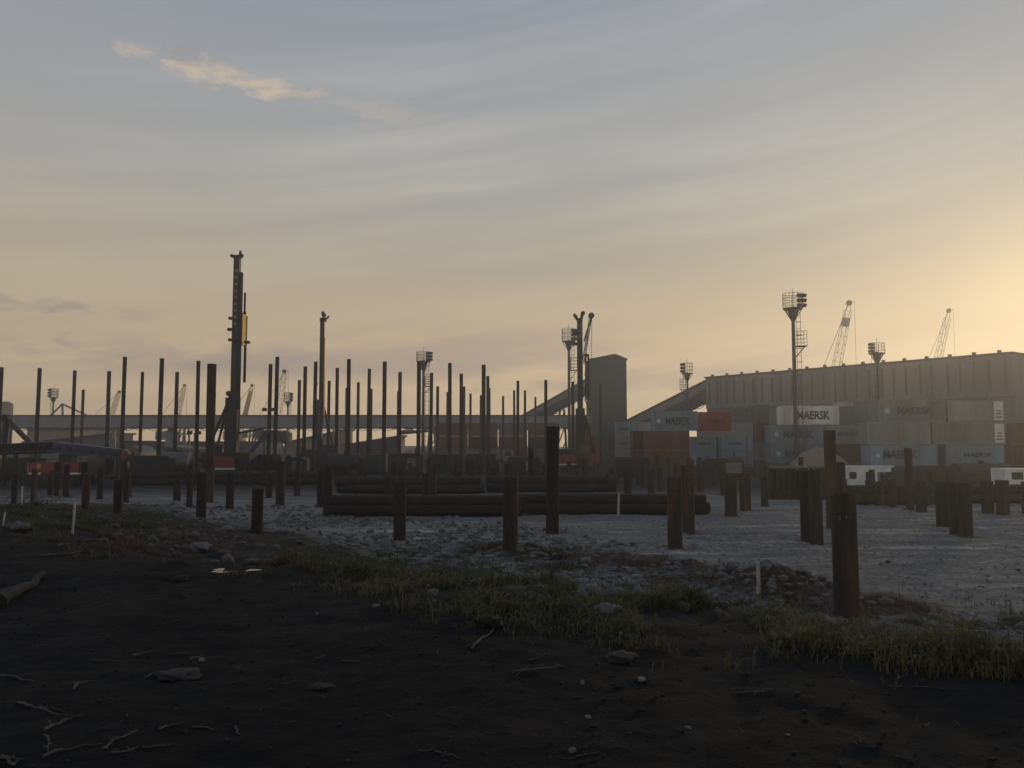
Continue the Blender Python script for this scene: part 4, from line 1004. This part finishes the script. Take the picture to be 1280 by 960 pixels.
for i, (px, yt, yb, wd, lab) in enumerate(stubs):
    p = ground(px, yb); D = p.y; zt = pt(px, yt, D).z; r = max(.15, min(.3, wd * D / FPX / 2))
    zg = hgt(p.x, D)
    STUB_BASES.append((p.x, p.y, r))
    m = M['rust_red'] if 'reddish' in lab else M['rust'] if ('brown' in lab or px > 820 or i % 4 == 1) else M['rust_dark']
    big = wd > 12
    o = MB().pipe((0, 0, -.4), (0, 0, zt - zg), r, .025, 40 if big else 18).build('pipe_pile', m, None, (p.x, D, zg))
    o.rotation_euler = (R(random.uniform(-.4, .4)), R(random.uniform(-.4, .4)), random.uniform(0, 6))
    tag(o, lab, 'pile', 'thick short piles and cut stubs')
    if big:
        k = MB(); zz = zt - zg - random.uniform(.3, .6); k.pipe((0, 0, zz), (0, 0, zz + .035), r + .006, .01, 40).build('weld_seam', M['rust_dark'], o)
    if px == 1059:
        for ch, (aa, hz) in enumerate(((-1.75, zt - zg - .50), (-2.25, zt - zg - .55))):
            q = MB(); q.add([(math.cos(aa + da - o.rotation_euler.z) * (r + .004), math.sin(aa + da - o.rotation_euler.z) * (r + .004), hz + dz) for da, dz in ((-.05, 0), (.05, .02), (.04, .12), (-.03, .09))], [(0, 1, 2, 3)])
            q.build('chalk_mark', M['galv'], o)
# rows of far stubs
far = []
for i in range(46):
    px = random.uniform(300, 1270) if i > 10 else random.uniform(5, 300); D = random.uniform(62, 86); far.append((px, D))
for i in range(52): far.append((random.uniform(300, 900), random.uniform(66, 104)))
far.sort(); cnt = 0
for px, D in far:
    p = pt(px, 600, D); zg = hgt(p.x, D); H = random.uniform(1.3, 2.6) if px < 1050 else random.uniform(1.2, 2.0)
    o = MB().pipe((0, 0, -.3), (0, 0, H), .24, .025, 14).build('pipe_pile', M['rust_dark'] if px < 800 else M['rust'], None, (p.x, D, zg))
    sec = ('left of the first piling rig' if px < 300 else 'between the first and third piling rigs' if px < 725 else 'between the third rig and the dark rack' if px < 960 else 'before the right container stacks')
    tag(o, f'dark far pile stub in the rear rows {sec}', 'pile', f'far pile stubs {sec}')

# ------------------------------------------------------------------ lying pipes in stacks
def pipe_stack(x0, x1, yb, D, rows, r, where, seed=0):
    a, b = pt(x0, yb, D), pt(x1, yb, D); W = b.x - a.x; zg = hgt((a.x + b.x) / 2, D, False)
    n = rows; lay = 0
    names = ['bottom', 'second', 'third', 'fourth']
    while n > 0:
        for k in range(n):
            y = D + k * 2 * r * 1.01 + lay * r; z = zg + r + .05 + lay * r * 1.735
            sh = random.uniform(-.35, .35)
            o = MB().pipe((-W / 2 + sh, 0, 0), (W / 2 + sh, 0, 0), r, .02, 22).build('steel_pipe', M['rust_dark'], None, ((a.x + b.x) / 2, y, z))
            pos_ = 'single' if n == 1 else ('front' if k == 0 else ORD[k])
            tag(o, f'dark steel pipe lying {where}, {names[lay]} layer, {pos_} one', 'steel pipe', 'steel pipes lying in stacks')
        n -= 1; lay += 1
        if lay > 1: break
    for f in (-.36, .36):
        s = MB().box((0, 0, .03), (.14, rows * 2 * r + .3, .14)).build('timber_bearer', M['wood_dark'], None, ((a.x + b.x) / 2 + f * W, D + (rows - 1) * r, zg - .04))
        tag(s, f'timber bearer under the {"left" if f < 0 else "right"} end of the pipes {where}', 'bearer', 'timber bearers under the pipe stacks')
pipe_stack(404, 646, 645, 39.5, 3, .25, 'left of the brown middle stub')
pipe_stack(650, 884, 642, 40.5, 3, .25, 'right of the brown middle stub')
pipe_stack(420, 600, 615, 58, 4, .3, 'in the rear stack left of middle')
pipe_stack(612, 770, 615, 60, 4, .3, 'in the rear stack right of middle')
pipe_stack(1064, 1172, 632, 47, 3, .28, 'below the white cabin')
pipe_stack(1212, 1330, 632, 48, 3, .28, 'at the right edge')
pipe_stack(165, 245, 606, 72, 3, .3, 'left of the thick tall pile')
pipe_stack(265, 395, 606, 74, 3, .3, 'before the first rig')

# stakes
def stake(px, yt, yb, w, label, lean=0.0):
    p = ground(px, yb); hgt_ = (yb - yt) * p.y / FPX; r = w * p.y / FPX
    o = MB().prism([(-r / 2, -.15), (r / 2, -.15), (r / 2 + lean * hgt_, hgt_ - .02), (lean * hgt_, hgt_), (-r / 2 + lean * hgt_, hgt_ - .02)], -r * .3, r * .3).build('survey_stake', M['stake'], None, (p.x, p.y, p.z))
    return tag(o, label, 'stake', 'pale survey stakes')
stake(948, 703, 746, 4.2, 'pale square stake standing in the red earth before the heap', .01)
stake(772.5, 617, 645, 2.6, 'thin pale stake in front of the lying pipes', .05)
stake(90, 628, 668, 2.4, 'pale thin stake leaning beside the dark brush at left', .06)
stake(27, 608, 632, 1.6, 'small pale stake in the grass at the far left', 0)
stake(2, 640, 658, 1.8, 'pale stake leaning at the left frame edge', .2)

# ------------------------------------------------------------------ wood, stones and clods on the dark soil
def stick(pts, r_px, label, m='wood', name='stick', cat='stick'):
    P = [ground(*q) for q in pts]; r = r_px * P[0].y / FPX; Q = []
    for a, b in zip(P[:-1], P[1:]):
        for k in range(4): Q.append(a.lerp(b, k / 4))
    Q.append(P[-1]); o0 = P[0].copy()
    Q = [Vector((q.x, q.y, hgt(q.x, q.y) + r * .55)) + Vector((random.uniform(-1, 1), random.uniform(-1, 1), random.uniform(-.3, .9))) * r * (1.1 if name == 'stick' else .3) - o0 for q in Q]
    sb = MB().tube(Q, r, 7, r * .45)
    if len(Q) > 5 and name == 'stick':
        for _ in range(random.randint(1, 3)):
            k = random.randint(1, len(Q) - 2); a_ = random.uniform(0, 6.28); l_ = r * random.uniform(4, 10)
            e_ = Q[k] + Vector((math.cos(a_) * l_, math.sin(a_) * l_, r * random.uniform(0, 2))); sb.tube([Q[k], (Q[k] + e_) / 2 + Vector((0, 0, r)), e_], r * .45, 5, r * .15)
    o = sb.build(name, M[m], None, tuple(o0)); return tag(o, label, cat, 'sticks and roots on the dark soil' if cat == 'stick' else None)
stick([(48, 696), (80, 694), (112, 690)], 1.6, 'long straight pale stick lying on the soil at upper left')
stick([(72, 684), (85, 681)], 1.4, 'short stick just behind the long pale one')
lo = stick([(2, 757), (25, 742), (50, 722)], 9.5, 'thick charred log lying at the left frame edge', 'wood_dark', 'log', 'log')
stick([(165, 821), (178, 818), (191, 815)], 1.3, 'thin pale stick pointing right, left of the small white stone')
stick([(216, 818), (234, 818), (250, 819)], 1.3, 'thin straight stick beside the small white stone')
stick([(238, 825), (246, 822), (254, 820)], 1.0, 'short twig next to the small white stone')
stick([(90, 862), (97, 855), (110, 853), (128, 853)], 1.5, 'hooked pale stick below the middle of the left soil')
stick([(180, 848), (195, 843), (215, 839)], 1.2, 'faint curved twig right of the hooked stick')
stick([(0, 846), (22, 849), (42, 853)], 1.7, 'root lying in from the left edge above the big stick')
stick([(57, 914), (80, 903), (106, 894)], 2.3, 'thick pale stick lying aslant at lower left')
stick([(20, 880), (40, 885), (60, 888), (85, 896)], 1.8, 'branch running into the thick slanted stick')
stick([(50, 884), (55, 885), (78, 890)], 1.3, 'pale forked twig behind the thick slanted stick')
stick([(55, 948), (85, 938), (125, 932)], 2.0, 'long twig near the bottom, left of the branch tangle')
stick([(140, 942), (160, 940), (175, 935)], 1.9, 'pale twig at the bottom of the branch tangle')
stick([(130, 938), (138, 928), (158, 921), (172, 914)], 2.0, 'crooked branch crossing the tangle at the bottom')
stick([(178, 935), (200, 933), (222, 931)], 1.2, 'thin twig running right out of the tangle')
stick([(57, 920), (62, 930), (58, 940)], 1.4, 'short curved twig standing between two longer ones')
stick([(0, 947), (12, 955), (20, 959)], 2.6, 'thick stick cut by the bottom left corner')
stick([(240, 909), (258, 911), (270, 914)], 1.5, 'forked twig right of the branch tangle')
stick([(200, 912), (215, 908), (228, 904)], 1.6, 'dark root right above the branch tangle')
stick([(295, 910), (298, 920)], 1.6, 'short upright looking twig alone at the bottom')
stick([(115, 825), (155, 827)], 1.1, 'thin dark twig left of the pointing stick')
stick([(428, 827), (445, 828), (450, 827)], 1.3, 'short stick on the soil at the middle bottom')
stick([(394, 824), (402, 822), (406, 819)], 1.0, 'tiny bent twig left of the short middle stick')
stick([(590, 813), (602, 800), (615, 788)], 1.8, 'pale root slanting down from the clod of roots')
stick([(598, 780), (620, 778), (632, 788)], 2.2, 'dark root of the clod behind the slanting pale root', 'wood_dark')
stick([(625, 774), (629, 785), (632, 792)], 1.2, 'thin pale root at the right of the clod')
stick([(525, 940), (545, 937)], 1.4, 'short pale twig at the bottom centre')
stick([(545, 940), (560, 944), (577, 949)], 1.0, 'thin twig trailing right at the bottom centre')
stick([(640, 842), (665, 839), (700, 835), (715, 836)], 1.5, 'long dark stick lying right of the centre')
stick([(660, 826), (675, 823), (688, 818)], 1.1, 'faint twig behind the long dark stick')
stick([(920, 868), (945, 867), (968, 863)], 1.8, 'flat pale stick on the soil at the right')
stick([(658, 780), (668, 780), (675, 770)], 1.4, 'bent dry stem at the grass edge right of centre')
stick([(1045, 817), (1062, 819), (1082, 819)], 1.6, 'pale root along the bank edge under the nearest stub')
stick([(1110, 858), (1140, 860), (1180, 861)], 1.3, 'thin root below the grass at the right')
stick([(700, 948), (730, 944), (748, 941)], 1.2, 'faint twig near the bottom, right of the white pebble')
def stone(px, py, wpx, hpx, label, m='stone', name='stone', seed=1, cat='stone', dp=.8):
    p = ground(px, py); s = p.y / FPX; o = MB().lump((0, 0, hpx * s * .3), (wpx * s / 2, wpx * s / 2 * dp, hpx * s / 2), seed, .5, 3).build(name, M[m], None, (p.x, p.y, hgt(p.x, p.y)))
    o.rotation_euler.z = seed; return tag(o, label, cat, 'loose stones and clods')
stone(541, 744, 14, 10, 'pale rounded stone at the grass edge left of centre', 'stone', seed=2)
stone(252, 827, 7, 6, 'small white stone beside thin sticks at left', 'plastic', seed=3)
stone(716, 940, 11, 6, 'white pebble near the bottom, right of centre', 'plastic', seed=4)
stone(396, 769, 4, 4, 'tiny white chip on the soil at mid left', 'plastic', seed=5)
stone(470, 758, 9, 4, 'flat pale chip left of the rounded stone', 'stone', seed=6)
stone(760, 768, 34, 18, 'slanted grey slab of rock at the foot of the weeds', 'stone_grey', 'rock', 7, 'rock')
stone(737, 745, 38, 18, 'heap of grey rock behind the slanted slab', 'stone_grey', 'rock', 8, 'rock')
stone(771, 746, 26, 14, 'grey rock right of the rock heap', 'stone_grey', 'rock', 9, 'rock')
stone(1072, 808, 18, 15, 'grey rock on the bank below the nearest stub', 'stone_grey', 'rock', 10, 'rock')
stone(802, 851, 11, 6, 'small pale chip on the soil right of centre', 'stone', seed=11)
stone(860, 911, 10, 4, 'flat tan chip on the soil at lower right', 'stone', seed=12)
stone(728, 856, 5, 7, 'small dull chip standing on the soil', 'stone', seed=13)
stone(735, 898, 8, 5, 'pale flake at the bottom right of centre', 'stone', seed=14)
stone(985, 919, 5, 3, 'tiny pale chip at the lower right', 'stone', seed=15)
stone(610, 782, 30, 15, 'dark clod tangled with roots in the middle', 'clod', 'earth_clod', 16, 'clod')
stone(775, 824, 44, 9, 'low dark clod on the soil right of centre', 'clod', 'earth_clod', 17, 'clod')
stone(225, 846, 60, 8, 'long low ridge of dark earth at left', 'clod', 'earth_clod', 18, 'clod')
stone(402, 861, 28, 8, 'dark clod at the bottom middle', 'clod', 'earth_clod', 19, 'clod')
stone(225, 727, 22, 9, 'dark clod on the soil below the puddle', 'clod', 'earth_clod', 20, 'clod')
stone(25, 662, 26, 12, 'pale earthy rock by the grass at far left', 'stone_grey', 'rock', 21, 'rock')
stone(1110, 703, 6, 3, 'tiny black stone on the pale yard at right', 'clod', 'rock', 22, 'rock')
stone(1273, 713, 5, 3, 'tiny black stone near the right frame edge', 'clod', 'rock', 23, 'rock')
stone(250, 688, 34, 12, 'grey rock among rubble above the puddle', 'stone_grey', 'rock', 24, 'rock')
stone(282, 666, 20, 10, 'dark rubble block left of the rubble stub', 'stone_grey', 'rock', 25, 'rock')

# ------------------------------------------------------------------ uncountable ground cover
rng = random.Random(3)
def scatter_rocks(name, n, pick, m, r0, r1, seed):
    mb = MB(); base = []
    import bmesh
    for s in range(5):
        bm = bmesh.new(); bmesh.ops.create_icosphere(bm, subdivisions=1, radius=1.0)
        base.append(([v.co * (1 + .45 * noise.noise(v.co * 1.6 + Vector((s * 5, s, seed)))) for v in bm.verts], [tuple(v.index for v in f.verts) for f in bm.faces])); bm.free()
    k = 0; tries = 0
    while k < n and tries < n * 40:
        tries += 1; q = pick()
        if q is None: continue
        x, y = q; r = r0 + (r1 - r0) * rng.random() ** 2.6; vs, fs = rng.choice(base); a = rng.random() * 6.28; ca, sa = math.cos(a), math.sin(a); z = hgt(x, y); fl = rng.uniform(.45, .9); sx = rng.uniform(.7, 1.3)
        mb.add([(x + r * sx * (v.x * ca - v.y * sa), y + r * (v.x * sa + v.y * ca), z + r * (.2 + fl * v.z)) for v in vs], fs); k += 1
    return tag(mb.build(name, m), kind='stuff')
M['rubble'] = mat('crushed_rubble', (.15, .15, .148), (.09, .09, .09), 1.5, .95, 0, .3, 14, False, (.20, .195, .185))
def pick_yard():
    y = 13 + 33 * rng.random() ** 1.3; x = rng.uniform(-.72, .72) * y; q = zone(x, y)
    if q < .70 or q > 2.0: return None
    if fbm(x * .18, y * .22, 14, 2) + rng.uniform(-.3, .5) < .0: return None
    return x, y
scatter_rocks('rubble', 6500, pick_yard, M['rubble'], .02, .17, 1)
def pick_bank():
    y = rng.uniform(5, 34); x = rng.uniform(-.72, .72) * y; q = zone(x, y)
    return (x, y) if .08 < q < .95 else None
def pick_fine():
    y = 14 + 30 * rng.random() ** 1.2; x = rng.uniform(-.72, .72) * y; q = zone(x, y)
    return (x, y) if q > .8 and fbm(x * .3, y * .3, 40, 2) > rng.uniform(-.5, .4) else None
scatter_rocks('fine_gravel', 5200, pick_fine, M['rubble'], .008, .055, 5)
def pick_base():
    x, y, r = rng.choice(STUB_BASES); a = rng.random() * 6.28; k = r + .02 + .35 * rng.random() ** 2
    return x + k * math.cos(a), y + k * math.sin(a)
scatter_rocks('spoil_at_piles', 1500, pick_base, M['rubble'], .015, .075, 6)
M['bankstone'] = mat('bank_stone', (.075, .070, .066), (.05, .042, .038), 2.0, .95, 0, .3, 14)
scatter_rocks('bank_rubble', 2200, pick_bank, M['bankstone'], .015, .12, 2)
def pick_soil():
    y = 2.8 + 11 * rng.random(); x = rng.uniform(-.75, .75) * y; return (x, y) if zone(x, y) < .08 else None
scatter_rocks('soil_crumbs', 3000, pick_soil, M['clod'], .003, .022, 3)
# litter of wood chips and straw on the soil
mb = MB()
for k in range(420):
    q = pick_soil()
    if not q: continue
    x, y = q; L_ = .012 + .09 * rng.random() ** 2.5; a = rng.random() * 6.28; z = hgt(x, y) + .012; wd = rng.uniform(.002, .005)
    mb.beam((x, y, z), (x + L_ * math.cos(a), y + L_ * math.sin(a), z + rng.uniform(-.004, .02)), wd, wd)
tag(mb.build('wood_litter', M['wood']), kind='stuff')

def leafmat(name, ca, cb):
    m = bpy.data.materials.new(name); m.use_nodes = True; t = NT(m.node_tree); o = t.n('OutputMaterial'); b = t.n('BsdfPrincipled')
    at = t.n('Attribute', attribute_name='tint'); c = t.mix(at.outputs['Fac'], (*ca, 1), (*cb, 1)); t.put(b.inputs['Base Color'], c); b.inputs['Roughness'].default_value = .7
    tr = t.n('BsdfTranslucent'); t.put(tr.inputs[0], c); mx = t.n('MixShader'); mx.inputs[0].default_value = .3; t.put(mx.inputs[1], b.outputs[0]); t.put(mx.inputs[2], tr.outputs[0]); t.put(o.inputs[0], mx.outputs[0]); return m
def weeds(name, patches, m, hh, density, wid=.006, lean=.35):
    """tufts of bent blades; patches = (px, py, half-width px, half-depth px, weight)"""
    mb = MB(); tint = []
    for (px, py, wx, wy, wgt) in patches:
        for k in range(int(density * wgt)):
            gx, gy = rng.gauss(0, .55), rng.gauss(0, .62)
            p = ground(px + gx * wx, min(958, max(598, py + gy * wy)))
            if noise.noise(Vector((p.x * .9, p.y * .9, 2))) + .5 * noise.noise(Vector((p.x * 2.6, p.y * 2.6, 7))) < rng.uniform(-.15, .25): continue
            tn = rng.random(); nb = rng.randint(3, 6); sc = rng.uniform(.35, 1.2) * (2.2 if rng.random() < .025 else 1) * (1.25 - .45 * min(1, abs(gx)))
            for b_ in range(nb):
                a = rng.random() * 6.28; L_ = hh * sc * rng.uniform(.55, 1.15); ln = lean * rng.uniform(.2, 1.5); w_ = wid * rng.uniform(.7, 1.5) * max(1, p.y / 14)
                dx, dy = math.cos(a), math.sin(a); bx_, by_ = p.x + rng.gauss(0, .05), p.y + rng.gauss(0, .05); bz = hgt(bx_, by_) - .01
                ox, oy = -dy * w_, dx * w_; mid = (bx_ + dx * L_ * ln * .3, by_ + dy * L_ * ln * .3, bz + L_ * .55); tip = (bx_ + dx * L_ * ln, by_ + dy * L_ * ln, bz + L_ * (1 - ln * .35))
                mb.add([(bx_ - ox, by_ - oy, bz), (bx_ + ox, by_ + oy, bz), (mid[0] + ox, mid[1] + oy, mid[2]), (mid[0] - ox, mid[1] - oy, mid[2]), tip], [(0, 1, 2, 3), (3, 2, 4)])
                tint += [min(1, max(0, tn + rng.uniform(-.2, .2)))] * 2
                if rng.random() < .14:      # a leaflet on the blade
                    l2 = .028 * sc; mb.add([mid, (mid[0] + l2, mid[1] + l2 * .6, mid[2] + l2 * .5), (mid[0] + l2 * .2, mid[1] + l2, mid[2] + l2 * .9)], [(0, 1, 2)]); tint.append(tn)
    o = mb.build(name, m); o.data.attributes.new('tint', 'FLOAT', 'FACE').data.foreach_set('value', tint)
    return tag(o, kind='stuff')
MG = leafmat('green_weed_leaf', (.037, .046, .018), (.070, .076, .026))
MY = leafmat('yellow_grass_blade', (.070, .062, .026), (.125, .105, .042))
MR = leafmat('red_brown_weed', (.07, .034, .022), (.12, .06, .035))
weeds('green_weeds', [(40, 640, 90, 22, 1.3), (500, 705, 90, 16, 1.3), (580, 712, 120, 26, 1.6), (640, 735, 120, 30, 1.2), (395, 698, 40, 12, .6), (180, 660, 40, 14, .6), (860, 760, 130, 34, 1.7), (930, 775, 90, 28, 1.2), (1240, 800, 70, 30, 1.0), (700, 700, 40, 20, .6), (100, 655, 60, 16, .6)], MG, .15, 1900, wid=.0036, lean=.8)
weeds('dry_yellow_grass', [(540, 735, 110, 16, .8), (830, 750, 70, 30, 1.2), (1000, 780, 80, 22, 1.1), (1110, 785, 60, 20, .8), (1200, 800, 110, 30, 1.4), (1260, 820, 60, 30, .8), (880, 785, 120, 20, .7), (640, 745, 90, 20, .5)], MY, .17, 1000, wid=.0032, lean=.75)
weeds('red_brown_weeds', [(150, 672, 110, 18, .9), (350, 715, 45, 14, .9), (700, 705, 110, 20, .6), (880, 725, 160, 24, .7), (1000, 755, 90, 24, .5)], MR, .12, 900, wid=.0036, lean=.6)

# ------------------------------------------------------------------ haze: even evening air over the whole site
hz = MB().box((0, 485, 26.0), (2000, 1050, 60.0))
hm = bpy.data.materials.new('evening_haze'); hm.use_nodes = True; t = NT(hm.node_tree)
o = t.n('OutputMaterial'); v = t.n('VolumePrincipled'); t.put(o.inputs['Volume'], v.outputs[0])
v.inputs['Color'].default_value = (.84, .88, .97, 1); v.inputs['Density'].default_value = .0013; v.inputs['Anisotropy'].default_value = .72
tag(hz.build('haze', hm), kind='stuff')
